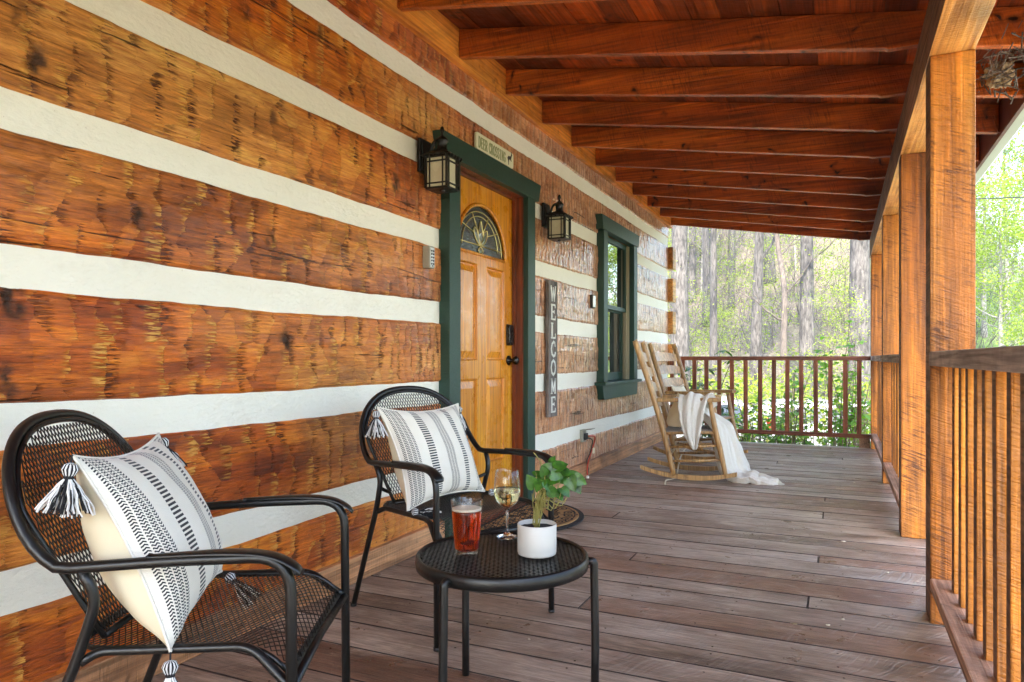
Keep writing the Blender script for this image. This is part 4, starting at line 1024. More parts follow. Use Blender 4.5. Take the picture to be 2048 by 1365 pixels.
def tassel_mesh(seed, L=.075, n=64, dirv=Vector((0, 0, -1)), spread=.35):
    r = random.Random(seed); mb = MB()
    side = dirv.orthogonal().normalized(); s2 = dirv.cross(side)
    mb.tube([Vector((0, 0, 0)), dirv * .018], .002, 5, mi=1)
    for k in range(22):          # head
        a = k * 6.28 / 22; q = side * math.cos(a) + s2 * math.sin(a)
        mb.tube([dirv * .016, dirv * .020 + q * .010, dirv * .028 + q * .0135, dirv * .036 + q * .010, dirv * .040 + q * .007], .0020, 4, mi=k % 2)
    for z in (.040, .0425, .045): mb.tube([dirv * z + (side * math.cos(a) + s2 * math.sin(a)) * .0078 for a in np.linspace(0, 6.28, 12)[:-1]], .0016, 4, closed=True, mi=1)
    for k in range(n):
        a = r.uniform(0, 6.28); q = side * math.cos(a) + s2 * math.sin(a); sp = r.uniform(.1, 1) * spread; l = L * r.uniform(.85, 1.08)
        p = [dirv * .044 + q * .005]
        for j in range(1, 6):
            f_ = j / 5; p.append(dirv * (.044 + l * f_ * (1 - sp * .25 * f_)) + q * (.006 + l * sp * f_ ** .8) + Vector((r.uniform(-1, 1), r.uniform(-1, 1), r.uniform(-1, 1))) * .0022)
        mb.tube(p, .0017, 4, mi=int(r.random() < .52))
    return mb
def striped_pillow(corners, n, thick, lb, seed, dirs=((0.1, -.1, -1), (.6, .2, -.5), (-.03, -.14, -1), (.2, .35, -1))):
    n = Vector(n).normalized(); c = sum((Vector(q) for q in corners), Vector()) / 4; base = Vector((c.x, c.y, .43))
    loc = [Vector(q) - base for q in corners]
    me, P = pillow_mesh(loc, n, thick, M['pillow'], M['cream'])
    o = link('throw_pillow', me, None, loc=base); tag(o, lb, 'pillow', 'striped pillows on the patio chairs')
    for k, (q, d) in enumerate(zip(loc, dirs)):
        tm = tassel_mesh(seed * 10 + k, dirv=Vector(d).normalized(), spread=.62 if k == 2 else .35, n=84 if k == 2 else 56)
        to = part('tassel', tm, [M['tassel_w'], M['tassel_b']], o); to.location = q * 1.005
    pe = MB()
    for s_, e_ in (((0, 0), (0, 1)), ((0, 0), (1, 0)), ((1, 0), (1, 1)), ((0, 1), (1, 1))):
        pe.tube([P(s_[0] + (e_[0] - s_[0]) * i / 24, s_[1] + (e_[1] - s_[1]) * i / 24, 0) for i in range(25)], .0030, 6)
    part('piping', pe, M['pillow'], o, smooth=True)
    return o
striped_pillow([(-1.190, .975, .425), (-1.475, 1.366, .440), (-1.341, .880, .812), (-1.600, 1.275, .805)], (.80, .585, .30), .088, 'cream pillow with black woven stripes and tassels on the chair in the left foreground', 1)
striped_pillow([(-1.425, 2.168, .445), (-1.345, 2.628, .445), (-1.585, 2.205, .815), (-1.490, 2.660, .805)], (.94, -.16, .32), .080, 'cream pillow with black woven stripes and tassels on the chair beside the door', 2, ((.75, .45, -.10), (.6, .5, -.15), (.05, -.15, -1), (.1, .1, -1)))

# ================================================================ SIDE TABLE
TC = Vector((-.867, 1.802, 0)); TZ = .45; TR_ = .242
t = thing('side_table', (TC.x, TC.y, .002), 'low round black metal side table with mesh top and three legs', 'table')
rm = MB(); rm.lathe([(TR_ - .012, TZ - .004), (TR_ - .006, TZ + .001), (TR_, TZ - .004), (TR_ + .002, TZ - .018), (TR_, TZ - .034), (TR_ - .006, TZ - .037), (TR_ - .010, TZ - .03), (TR_ - .012, TZ - .004)], 96); part('rim', rm, M['black'], t, smooth=True)
tm = MB()
a_ = R(24.9); ca, sa = math.cos(a_), math.sin(a_)
lattice(tm, lambda u, v: (Vector((u * ca - v * sa, u * sa + v * ca, TZ - .008)), Vector((0, 0, 1))), lambda u, v: u * u + v * v < (TR_ - .006) ** 2, -.245, .245, -.245, .245, .0235, .0125, .0018, .0014)
part('mesh_top', tm, M['black'], t)
FW = Vector((-.421, .907, 0)); RT = Vector((.907, .421, 0))
for az_ in (117, 236, 357):
    d = RT * math.cos(R(az_)) + FW * math.sin(R(az_)); lg = MB()
    lg.tube(round_path([d * (TR_ - .005) + Vector((0, 0, TZ - .022)), d * (TR_ + .016) + Vector((0, 0, TZ - .020)), d * (TR_ + .020) + Vector((0, 0, .20)), d * (TR_ + .018)], .030, 7), .0115, 12); part('leg', lg, M['black'], t, smooth=True)
def glass_thing(name, loc, lb, cat): return thing(name, (loc[0], loc[1], TZ + .0005), lb, cat)
# beer
t = glass_thing('beer_glass', (-.956, 1.757), 'pint glass of amber beer with thin foam on the side table', 'beer glass')
n = 48; o_ = [(.0, .0), (.030, 0), (.0345, .003), (.0355, .012), (.038, .05), (.0435, .12), (.0455, .150), (.0445, .1515), (.0435, .150), (.0415, .12), (.0362, .05), (.0338, .0155), (.030, .012), (0, .012)]
mb = MB(); mb.lathe(o_, n)
for i, v in enumerate(mb.v):                               # faceted lower glass
    a = math.atan2(v[1], v[0]); k = 1 - .022 * abs(math.sin(a * 5)) * (1 if .004 < v[2] < .11 else 0); mb.v[i] = (v[0] * k, v[1] * k, v[2])
part('glass', mb, M['glass'], t, smooth=True)
mb = MB(); mb.lathe([(0, .0118), (.0302, .0118), (.0341, .0156), (.0366, .05), (.0414, .115), (.0420, .1215), (0, .1215)], n); part('beer', mb, M['beer'], t, smooth=True)
mb = MB(); mb.lathe([(0, .1217), (.0411, .1217), (.0414, .127), (.036, .1285), (.02, .1295), (0, .129)], n); part('foam', mb, M['foam'], t, smooth=True)
# wine
t = glass_thing('wine_glass', (-.929, 1.966), 'stemmed glass half full of white wine behind the beer on the side table', 'wine glass')
mb = MB(); mb.lathe([(0, 0), (.033, 0), (.0345, .0015), (.030, .004), (.012, .009), (.0048, .018), (.0038, .04), (.004, .075), (.0068, .0855), (0, .0856)], 48); part('stem_and_foot', mb, M['solidglass'], t, smooth=True)
mb = MB(); mb.lathe([(0, .0862), (.007, .0862), (.020, .096), (.033, .110), (.0405, .130), (.0415, .150), (.0385, .180), (.0345, .206), (.0338, .2065),
     (.0332, .206), (.0372, .180), (.0402, .150), (.0392, .130), (.0320, .1112), (.019, .0985), (.006, .0905), (0, .089)], 48); part('glass', mb, M['glass'], t, smooth=True)
mb = MB(); mb.lathe([(0, .0885), (.0062, .0901), (.0193, .0982), (.0323, .1109), (.0395, .130), (.0404, .1485), (0, .1485)], 48); part('wine', mb, M['wine'], t, smooth=True)
# plant pot
PC = Vector((-.774, 1.834, TZ + .0005))
t = thing('potted_plant', PC, 'small trailing green plant in a white round ceramic pot on the side table', 'potted plant')
mb = MB(); mb.lathe([(0, .004), (.036, .004), (.046, .004), (.046, 0), (.050, 0), (.0535, .002), (.0548, .007), (.0550, .084), (.0535, .086), (.0515, .0855), (.051, .07), (0, .07)], 64); part('pot', mb, M['pot'], t, smooth=True)
def soilf(u, v):
    r_, a = u * .0508, v * 2 * math.pi; return (r_ * math.cos(a), r_ * math.sin(a), .074 + .003 * mnoise.noise(Vector((r_ * math.cos(a) * 60, r_ * math.sin(a) * 60, 0))))
mb = MB(); mb.grid(soilf, 6, 32); part('soil', mb, M['soil'], t, smooth=True)
def heart(mb, base, tip, nrm, wd, fold=.25, curl=.15):
    base = Vector(base); ax = Vector(tip) - base; L = ax.length; ax.normalize(); nrm = (Vector(nrm) - ax * Vector(nrm).dot(ax)).normalized(); sd_ = ax.cross(nrm)
    prof = [(-.06, .0), (-.10, .22), (-.06, .38), (.08, .49), (.28, .50), (.50, .42), (.72, .27), (.9, .10), (1.0, 0)]
    vs = []; 
    for (a, hw_) in prof:
        for q in (-1, -.5, 0, .5, 1):
            h = fold * abs(q) * hw_ * wd - curl * L * max(0, a) ** 2 - .10 * wd * (q * q) * hw_
            vs.append(base + ax * (a * L if abs(q) > .1 or a > 0 else 0) + sd_ * (q * hw_ * wd) + nrm * h)
    fs = [(i*5+j, i*5+j+1, (i+1)*5+j+1, (i+1)*5+j) for i in range(len(prof)-1) for j in range(4)]
    mb.add(vs, fs)
def c2w(a, b, c): return RT * a + Vector((0, 0, 1)) * b - FW * c     # right, up, towards camera
LEAVES = [  # (right, up) of the leaf centre above the pot rim centre, direction angle, size, towards camera
 (-.020,.150,120,.052,.02),(.000,.138,240,.048,.03),(.020,.155,60,.040,.0),
 (.030,.185,40,.050,.01),(.058,.192,20,.052,.02),(.048,.165,340,.046,.03),(.085,.140,290,.056,.02),(.100,.128,300,.052,.0),(.040,.118,330,.045,.03),(.025,.135,300,.045,.03),
 (.094,.165,20,.044,.01),(.108,.150,330,.050,.02),(.070,.120,310,.040,.03),(.055,.110,300,.042,.02),(.012,.178,110,.038,.02),(.038,.205,70,.034,.0),(.068,.150,330,.044,.0),(.02,.11,10,.04,-.01),(-.005,.165,150,.036,-.01),(.035,.15,210,.042,.03),(.075,.172,350,.046,.01)]
st = MB(); lf = MB(); rs = random.Random(9)
for (a, b, ang, sz, tw) in LEAVES:
    sz *= .80; c = c2w(a * 1.08 + .004, b * 1.02 + .055, tw); d = c2w(math.cos(R(ang)), math.sin(R(ang)) * .9, rs.uniform(-.1, .5)).normalized()
    nr = c2w(rs.uniform(-.45, .45), rs.uniform(.15, .8), rs.uniform(.5, 1.0)); base = c - d * sz * .5
    heart(lf, base, base + d * sz, nr, sz * .92)
    st.tube(smooth_path([(0 + rs.uniform(-.006, .006), rs.uniform(-.006, .006), .072), Vector((0, 0, .11)) + c * .22, Vector(c * .62) + Vector((0, 0, .02)), base], 4), .0011, 5)
for k in range(12):
    a = rs.uniform(0, 6.28); h = rs.uniform(.16, .24); e = c2w(rs.uniform(-.02, .05), h, rs.uniform(-.01, .02))
    st.tube(smooth_path([(.007 * math.cos(a), .007 * math.sin(a), .072), (.011 * math.cos(a + 1), .011 * math.sin(a + 1), .10), e * .8 + Vector((rs.uniform(-.01, .01), rs.uniform(-.01, .01), 0)), e], 4), .0009, 4)
spike = c2w(.015, .22, 0); st.tube(smooth_path([spike, c2w(.012, .255, 0), c2w(-.010, .285, 0)], 4), .0013, 5)
part('stems', st, M['vine'], t, smooth=True); part('leaves', lf, M['pothos'], t, smooth=True)
heart_ = MB(); 
# ================================================================ ROCKING CHAIRS
def rocking_chair(loc, rz, lb):
    t = thing('rocking_chair', loc, lb, 'rocking chair', 'wooden ladder back rocking chairs', rz)
    hw = .255
    def zr(x): return .012 + ((x + .05) ** 2) * .42
    for s_ in (-1, 1):
        rk = MB(); top = []; bot = []
        n = 22
        for i in range(n + 1):
            x = -.47 + .76 * i / n; zb_ = zr(x); th_ = .042 * (1 - .25 * abs(i / n - .5) * 2); top.append((x, zb_ + th_)); bot.append((x, zb_))
        for i in range(n):
            (x0, a0), (x1, a1) = top[i], top[i+1]; b0, b1 = bot[i][1], bot[i+1][1]
            y0, y1 = s_*hw - .013, s_*hw + .013
            rk.hexa([(x0, y0, b0), (x1, y0, b1), (x1, y1, b1), (x0, y1, b0), (x0, y0, a0), (x1, y0, a1), (x1, y1, a1), (x0, y1, a0)])
        part('rocker', rk, M['rocker'], t)
        bp = MB(); P = [Vector((-.20, s_*hw, .045)), Vector((-.285, s_*hw, .40)), Vector((-.385, s_*hw, .75)), Vector((-.50, s_*hw, 1.10)), Vector((-.515, s_*hw, 1.145))]
        PP = smooth_path(P, 5); rr = [.021 + .004 * math.sin(min(1, i / (len(PP) - 1)) * 3.1) for i in range(len(PP))]; rr[-4] = .019; rr[-1] = .017
        bp.tube(PP, rr, 12); part('back_post', bp, M['rocker'], t, smooth=True)
        fp = MB(); fp.tube(smooth_path([(.205, s_*hw, .055), (.165, s_*hw, .25), (.125, s_*hw, .42), (.085, s_*hw, .645)], 5), [.017 + .006 * math.sin(i / 15 * 3.1) for i in range(16)], 12); part('front_post', fp, M['rocker'], t, smooth=True)
        am = MB(); pl = [(-.355, -.012), (-.20, -.024), (-.02, -.03), (.08, -.040), (.15, -.040), (.165, -.02), (.165, .02), (.15, .040), (.08, .040), (-.02, .03), (-.20, .024), (-.355, .012)]
        am.prism(pl, lambda a, b: (a, s_*hw + b, .640 + (a + .355) * .02), lambda a, b: (a, s_*hw + b, .672 + (a + .355) * .02)); part('arm', am, M['rocker'], t, bevel=.006)
        for z in (.17, .285):
            rg = MB(); rg.tube([(-.20 - (z - .05) * .24, s_*hw, z - .01), (-.02, s_*hw, z), (.205 - (z - .05) * .2, s_*hw, z + .015)], [.009, .014, .009], 8); part('rung', rg, M['rocker'], t, smooth=True)
        rg = MB(); rg.tube([(-.285, s_*hw, .385), (.13, s_*hw, .405)], .013, 8); part('seat_rail', rg, M['rocker'], t, smooth=True)
    for z, x0 in ((.16, .185), (.27, .162)):
        rg = MB(); rg.tube([(x0, -hw, z), (x0, 0, z), (x0, hw, z)], [.009, .014, .009], 8); part('rung', rg, M['rocker'], t, smooth=True)
    rg = MB(); rg.tube([(-.235, -hw, .2), (-.235, hw, .2)], .011, 8); part('rung', rg, M['rocker'], t, smooth=True)
    rg = MB(); rg.tube([(.132, -hw, .405), (.132, hw, .405)], .013, 8); rg.tube([(-.283, -hw, .385), (-.283, hw, .385)], .012, 8); part('seat_rail', rg, M['rocker'], t, smooth=True)
    # slats of the ladder back
    def px_(z): 
        for (za, xa), (zb_, xb) in zip([(.40, -.285), (.75, -.385), (1.10, -.50)][:-1], [(.75, -.385), (1.10, -.50)]):
            if z <= zb_: return xa + (xb - xa) * (z - za) / (zb_ - za)
        return -.50
    for zc in (.615, .745, .875, 1.005):
        sl = MB(); n = 14; vs = []
        for i in range(n + 1):
            q = i / n * 2 - 1; h = .034 + .020 * (1 - q * q) ** .8; bow = -.025 * (1 - q * q)
            for dz, dx_ in ((-.036, 0), (h, 0)):
                for th_ in (-.004, .004):
                    z = zc + dz; vs.append((px_(zc) + (z - zc) * -.3 + bow + th_, q * (hw - .01), z))
        fs = []
        for i in range(n):
            a = i * 4; b = a + 4
            fs += [(a, b, b+2, a+2), (a+1, a+3, b+3, b+1), (a, a+1, b+1, b), (a+2, b+2, b+3, a+3)]
        sl.add(vs, fs); part('back_slat', sl, M['rocker'], t, smooth=False)
    ws = MB()
    for i in range(27):
        x = -.275 + i * .0153
        ws.tube([(x, -hw - .008, .392 + i * .0007), (x, -hw * .5, .402 + i * .0007), (x, 0, .399 + i * .0007), (x, hw * .5, .402 + i * .0007), (x, hw + .008, .392 + i * .0007)], .0070, 6)
    part('woven_seat', ws, M['weave'], t, smooth=True)
    return t
RC1 = Vector((-1.066, 6.065, .001)); RC2 = Vector((-1.183, 7.179, .001))
r1 = rocking_chair(RC1, R(7.5), 'ladder back wooden rocking chair in front, draped with a cream throw')
r2 = rocking_chair(RC2, R(-15.7), 'ladder back wooden rocking chair behind, nearer the end railing')
def r2w(p, c=RC1, a=7.5):
    m = Matrix.Rotation(R(a), 4, 'Z'); return m @ Vector(p) + c
# cushion under the throw on chair one, striped linen pillow on chair two
def soft_pillow(name, corners, n, thick, mats, lb, cat):
    c = sum((Vector(q) for q in corners), Vector()) / 4
    me, P = pillow_mesh([Vector(q) - c for q in corners], Vector(n).normalized(), thick, mats, mats, 24)
    o = link(name, me, None, loc=c); tag(o, lb, cat); return o
f = lambda x, y, z: r2w((x, y, z), RC2, -15.7)
soft_pillow('lumbar_pillow', [f(-.20, -.20, .43), f(-.27, .20, .43), f(-.30, -.22, .735), f(-.37, .19, .735)], (Matrix.Rotation(R(-15.7), 4, 'Z') @ Vector((.9, -.1, .35))), .055, M['linen'], 'cream and tan striped pillow leaning on the rear rocking chair', 'pillow')
f = lambda x, y, z: r2w((x, y, z))
soft_pillow('seat_cushion', [f(-.16, -.17, .425), f(-.24, .20, .425), f(-.05, -.20, .66), f(-.20, .20, .70)], (Matrix.Rotation(R(11.6), 4, 'Z') @ Vector((.85, 0, .5))), .085, M['cream'], 'plain cream cushion on the front rocking chair beneath the throw', 'cushion')
# throw blanket (local to chair one: x forward, y left, z up)
def sheet(mb, ctr, wid, wdir, nfold, amp, seed, nu=46):
    P = smooth_path(ctr, 7); n = len(P); r = random.Random(seed); ph = [r.uniform(0, 6.28) for _ in range(4)]
    vs = []
    for i, p in enumerate(P):
        s_ = i / (n - 1); k = s_ * (len(wid) - 1); a = min(int(k), len(wid) - 2); w_ = wid[a] + (wid[a+1] - wid[a]) * (k - a)
        wd = Vector(wdir[a]).lerp(Vector(wdir[a+1]), k - a).normalized()
        T_ = (P[min(i+1, n-1)] - P[max(i-1, 0)]).normalized(); nr = T_.cross(wd).normalized()
        for j in range(nu + 1):
            q = j / nu - .5
            h = amp * (math.sin(q * nfold * 6.28 + ph[0] + s_ * 1.5) + .5 * math.sin(q * nfold * 14 + ph[1] + s_ * 3) + .5 * mnoise.noise(Vector((q * 9, s_ * 12, seed))))
            ed = .006 * mnoise.noise(Vector((s_ * 40, q * 3, seed * 2))) * (abs(q) > .45)
            vs.append(f(*(p + wd * (q * w_ + ed) + nr * h)))
    fs = [(i*(nu+1)+j, i*(nu+1)+j+1, (i+1)*(nu+1)+j+1, (i+1)*(nu+1)+j) for i in range(n-1) for j in range(nu)]
    mb.add(vs, fs)
mb = MB(); hw = .255
# over the near arm, hanging down to a point
sheet(mb, [(-.10, .20, .60), (-.06, .08, .66), (-.02, -.05, .60), (.0, -.16, .64), (-.02, -.235, .700), (-.04, -.285, .695), (-.055, -.318, .60), (-.06, -.325, .48), (-.05, -.325, .36), (-.035, -.322, .27)],
      [.34, .34, .30, .27, .26, .24, .21, .17, .11, .02], [(1, 0, 0)] * 10, 1.5, .013, 3)
# heap on the seat and over the front edge down to the deck, trailing outward
sheet(mb, [(-.14, .02, .64), (-.03, .0, .60), (.06, -.01, .52), (.155, -.01, .455), (.195, -.01, .40), (.235, -.01, .25), (.27, -.02, .10), (.32, -.05, .050), (.37, -.08, .030), (.41, -.10, .052), (.45, -.12, .028), (.49, -.14, .030), (.53, -.16, .014), (.60, -.18, .010)],
      [.30, .36, .38, .40, .40, .42, .44, .40, .34, .30, .25, .19, .14, .03], [(0, 1, 0)] * 3 + [(.25, 1, 0), (.4, 1, 0), (.5, .9, 0), (.55, .85, 0), (.5, .9, 0), (.3, 1, 0), (.2, 1, 0), (.1, 1, 0), (.3, 1, 0), (.0, 1, 0), (.2, 1, 0)], 2.6, .024, 5)
me = mb.mesh('throw_blanket', M['throw'], True); bl = link('throw_blanket', me); tag(bl, 'cream fuzzy throw draped over the front rocking chair and trailing onto the deck', 'throw')
so = bl.modifiers.new('solid', 'SOLIDIFY'); so.thickness = .009; so.offset = 0
fg = MB(); rs = random.Random(5)                         # fringe of loose fibres
for k in range(600):
    i = rs.randrange(len(me.vertices)); v = me.vertices[i]; d = Vector((rs.uniform(-1, 1), rs.uniform(-1, 1), rs.uniform(-1, .4))).normalized() * rs.uniform(.008, .016)
    fg.tube([v.co, v.co + d], .0016, 4)
nv_ = len(me.vertices)
for k in range(70):
    v = me.vertices[nv_ - 1 - rs.randrange(47 * 3)].co; e = v + Vector((rs.uniform(.01, .05), rs.uniform(-.02, .03), 0)); fg.tube([v, Vector(((v.x + e.x) / 2, (v.y + e.y) / 2, v.z * .7)), Vector((e.x, e.y, .004))], .0022, 4)
part('loose_fibres', fg, M['throw'], bl)
cord('cotton_rope', [(-1.258, 5.582, .006), (-1.285, 5.75, .008), (-1.25, 5.95, .007), (-1.29, 6.3, .10), (-1.30, 6.6, .16), (-1.25, 6.85, .19), (-1.22, 6.95, .26)], .006, M['rope'], 'thin pale rope trailing from under the front rocking chair', 'rope')
# dry leaf scraps on the deck
SDL = ['left of the other husks level with the nearest post', 'second from the left level with the nearest post', 'third from the left level with the nearest post', 'closest to the foot of the nearest post', 'between the doormat and the second post', 'just in front of the second post',
 'in the middle of the deck beside the doormat', 'right in the stair opening between two posts', 'by the front leg of the side table', 'halfway between table and rocking chair', 'near the far rocking chair', 'by the third post']
SD = [(-.158, 2.854), (-.042, 2.891), (.009, 2.981), (.095, 2.912), (-.245, 4.434), (.015, 4.246), (-.775, 3.408), (.20, 3.719), (-1.0, 2.3), (-.3, 5.2), (-.5, 7.1), (.1, 6.3)]
for k, (a, b) in enumerate(SD):
    mb = MB(); q = random.uniform(.006, .011)
    mb.grid(lambda u, v: ((u - .5) * q * 2.4, (v - .5) * q * 1.6 * math.sin(math.pi * min(.98, max(.02, u))), .0035 + .003 * math.sin(v * 3.1)), 6, 4)
    o = link('dry_seed_husk', mb.mesh('dry_seed_husk', M['rope' if k % 3 else 'debris'], True), None, loc=(a, b, .0005)); o.rotation_euler = (0, 0, random.uniform(0, 6))
    so = o.modifiers.new('solid', 'SOLIDIFY'); so.thickness = .0015
    tag(o, 'tiny tan seed husk ' + SDL[k], 'seed husk', 'seed husks scattered on the deck')
# rotted debris / old nest hanging in the eave beside the nearest post
rs = random.Random(12)
t = thing('old_nest', (.66, 3.9, 2.24), 'ragged pale old nest debris hanging under the eave beyond the nearest post', 'nest')
def blob(mb, c, r, seed, n=14, sx=(1, 1, 1)):
    c = Vector(c); vs = []
    for j in range(n + 1):
        for i in range(n * 2):
            a = i / (n * 2) * 6.283; b = j / n * math.pi - math.pi / 2; d = Vector((math.cos(a) * math.cos(b), math.sin(a) * math.cos(b), math.sin(b)))
            k = r * (1 + .55 * mnoise.noise(d * 2.2 + Vector((seed, 0, 0))) + .35 * mnoise.noise(d * 6 + Vector((seed, 3, 0)))); vs.append(c + Vector((d.x * sx[0], d.y * sx[1], d.z * sx[2])) * k)
    m = n * 2; mb.add(vs, [(j*m+i, j*m+(i+1) % m, (j+1)*m+(i+1) % m, (j+1)*m+i) for j in range(n) for i in range(m)])
mb = MB(); blob(mb, (0, -.02, .06), .055, 1, sx=(.9, 1.2, 1.1)); blob(mb, (.05, -.28, .13), .06, 4, sx=(1, 1.3, .7)); part('mud_lump', mb, M['debris'], t)
mb = MB()
for k in range(130):
    c = Vector((rs.uniform(-.08, .09), rs.uniform(-.45, .12), rs.uniform(-.02, .16))); d = Vector((rs.gauss(0, 1), rs.gauss(0, 1), rs.gauss(0, .7))).normalized() * rs.uniform(.02, .05)
    mb.tube([c - d, c + Vector((0, 0, rs.uniform(-.01, .01))), c + d], rs.uniform(.0015, .004), 4)
part('twigs', mb, M['barkdark'], t)
# ================================================================ TERRAIN
def sstep(a, b, x): t = np.clip((x - a) / (b - a), 0, 1); return t * t * (3 - 2 * t)
def terr(x, y):
    x = np.asarray(x, float); y = np.asarray(y, float)
    z = -1.25 + 2.0 * sstep(16, 60, y) + .25 * np.sin(x * .21 + 1) * np.sin(y * .17)*sstep(10, 20, np.hypot(x, y))
    hill = np.clip(y - 33, 0, 60) * .52 * (1 - sstep(1, 16, x - .03 * y)) + np.clip(y - 45, 0, 80) * .07
    lh = np.clip(-x - 14, 0, 60) * .25
    return z + hill + lh
gx_ = np.concatenate([np.linspace(-170, -30, 30), np.linspace(-28, 28, 90), np.linspace(30, 170, 30)])
gy_ = np.concatenate([np.linspace(-120, -12, 25), np.linspace(-10, 90, 150), np.linspace(94, 260, 24)])
Xg, Yg = np.meshgrid(gx_, gy_); Zg = terr(Xg, Yg)
for k, fq in enumerate((.35, .9, 2.1)): Zg += (vnoise(Xg, Yg, fq, fq, 700 + k) - .5) * (.22 / (k + 1)) * np.clip((np.hypot(Xg, Yg - 4) - 8) / 10, 0, 1)
grass = np.clip(sstep(10, 5, np.abs(Xg - 9)) + .35 - .5 * sstep(20, 26, Yg) + sstep(2, 8, Xg) * .5, 0, 1)
me = np_grid_mesh('ground', np.stack([Xg, Yg, Zg], -1), len(gx_) - 1, len(gy_) - 1, M['ground'], True, dict(grass=grass))
gobj = link('ground', me); tag(gobj, kind='structure')
dv = MB(); dv.grid(lambda u, v: (-14 + 30 * u, 12.2 + 6.5 * v + 1.0 * math.sin(u * 4), float(terr(-14 + 30 * u, 12.2 + 6.5 * v + math.sin(u * 4))) + .05), 60, 14)
dv.grid(lambda u, v: (1.2 + 9 * u, -14 + 26 * v, float(terr(1.2 + 9 * u, -14 + 26 * v)) + .045), 20, 40)  # added gravel bed, mostly unseen, reflecting light onto wall and ceiling
M['fargravel'] = plain('dull_gravel', (.20, .18, .155), .95, 0, .4, 18, .8)
for i_ in range(60 * 14): dv.m[i_] = 1
dvo = link('driveway', dv.mesh('driveway', [M['gravel'], M['fargravel']], True)); tag(dvo, kind='structure')

# ================================================================ TREES
def leaf_cloud(mb, centres, per, rad, size, rs, flat=.6):
    for c in centres:
        c = Vector(c)
        for _ in range(per):
            p = c + Vector((rs.gauss(0, rad), rs.gauss(0, rad), rs.gauss(0, rad * flat))); s_ = size * rs.uniform(.6, 1.3)
            n = Vector((rs.gauss(0, .6), rs.gauss(0, .6), rs.gauss(0, .5) + .7)).normalized(); a = n.orthogonal().normalized(); a.rotate(Matrix.Rotation(rs.uniform(0, 6.28), 3, n)); b = n.cross(a)
            mb.add([p - a * s_, p + b * s_ * .48 - a * .1 * s_, p + a * s_, p - b * s_ * .48 - a * .1 * s_], [(0, 1, 2, 3)])
def make_tree(seed, H, r0, first, nb, leaf, nleaf, lsize, bark, crownr, lean=0, forks=2, lrad=.5):
    rs = random.Random(seed); tk = MB(); tips = []
    bend = [Vector((rs.uniform(-1, 1), rs.uniform(-1, 1), 0)) * lean * .5 for _ in range(7)]
    P = []; k = 14
    for i in range(k + 1):
        s_ = i / k; b = bend[int(s_ * 6)] * (1 - (s_ * 6) % 1) + bend[min(6, int(s_ * 6) + 1)] * ((s_ * 6) % 1)
        P.append(Vector((lean * s_ * H * .05, 0, H * s_)) + b * s_)
    rr = [r0 * (1.35 if i == 0 else 1.08 if i == 1 else 1) * (1 - .82 * (i / k) ** 1.1) for i in range(k + 1)]
    PP = smooth_path(P, 3); RR = list(np.interp(np.linspace(0, k, len(PP)), range(k + 1), rr)); tk.tube(PP, RR, 14)
    def limb(p, d, L, r, depth):
        pts = [p]; dd = d.normalized()
        for j in range(6):
            dd = (dd + Vector((rs.gauss(0, .16), rs.gauss(0, .16), rs.gauss(.07, .12)))).normalized(); pts.append(pts[-1] + dd * L / 6)
        tk.tube(pts, [r * (1 - .8 * j / 6) for j in range(7)], 6 if depth < 2 else 4, caps=False)
        tips.extend(pts[3:])
        if depth < forks:
            for _ in range(3):
                q = rs.randrange(2, 6); nd = (dd + Vector((rs.gauss(0, .7), rs.gauss(0, .7), rs.gauss(.1, .4)))).normalized(); limb(pts[q], nd, L * rs.uniform(.4, .65), r * .5, depth + 1)
    for b in range(nb):
        s_ = first + (1 - first) * (b + rs.random() * .7) / nb; s_ = min(s_, .98); i = int(s_ * k); a = rs.uniform(0, 6.28)
        p = P[i].lerp(P[min(k, i + 1)], s_ * k - i); limb(p, Vector((math.cos(a), math.sin(a), rs.uniform(.15, .9))), crownr * (1.15 - s_ * .6) * rs.uniform(.6, 1.1), r0 * .34 * (1.1 - s_ * .7), 0)
    lf = MB(); per = max(1, nleaf // max(1, len(tips))); leaf_cloud(lf, tips, per, lrad, lsize, rs)
    return tk.mesh('trunk', bark, True), lf.mesh('crown', leaf)
KINDS = {
 'tall': make_tree(1, 19, .30, .42, 12, M['spring'], 2600, .085, M['bark'], 4.0, 0, 2),
 'tall2': make_tree(2, 17, .24, .30, 11, M['spring'], 1900, .080, M['bark'], 3.4, .5, 2),
 'dark': make_tree(3, 14, .16, .16, 11, M['spring'], 1000, .065, M['barkdark'], 2.6, 1.0, 2),
 'fork': make_tree(9, 13, .16, .22, 8, M['spring'], 800, .065, M['barkdark'], 3.0, 1.6, 2),
 'sapling': make_tree(4, 5.5, .035, .14, 12, M['spring'], 1300, .045, M['barkdark'], 1.7, .6, 2, .22),
 'young': make_tree(5, 8.5, .07, .20, 14, M['spring'], 1800, .065, M['barkpale'], 2.2, .4, 2, .3),
 'full': make_tree(6, 11.5, .14, .18, 24, M['spring'], 12000, .08, M['barkpale'], 3.2, .3, 2, .45),
}
first_tree = {}
def tree(kind, x, y, sc, rz, lb, group='trees in the woods', name='tree', cat='tree', sxy=1.0, dz=0.0):
    z = float(terr(x, y)) - .1 + dz
    t = thing(name, (x, y, z), lb, cat, group, rz); t.scale = (sc * sxy, sc * sxy, sc)
    tk, cr = KINDS[kind]; link('trunk', tk, t); link('crown', cr, t); return t
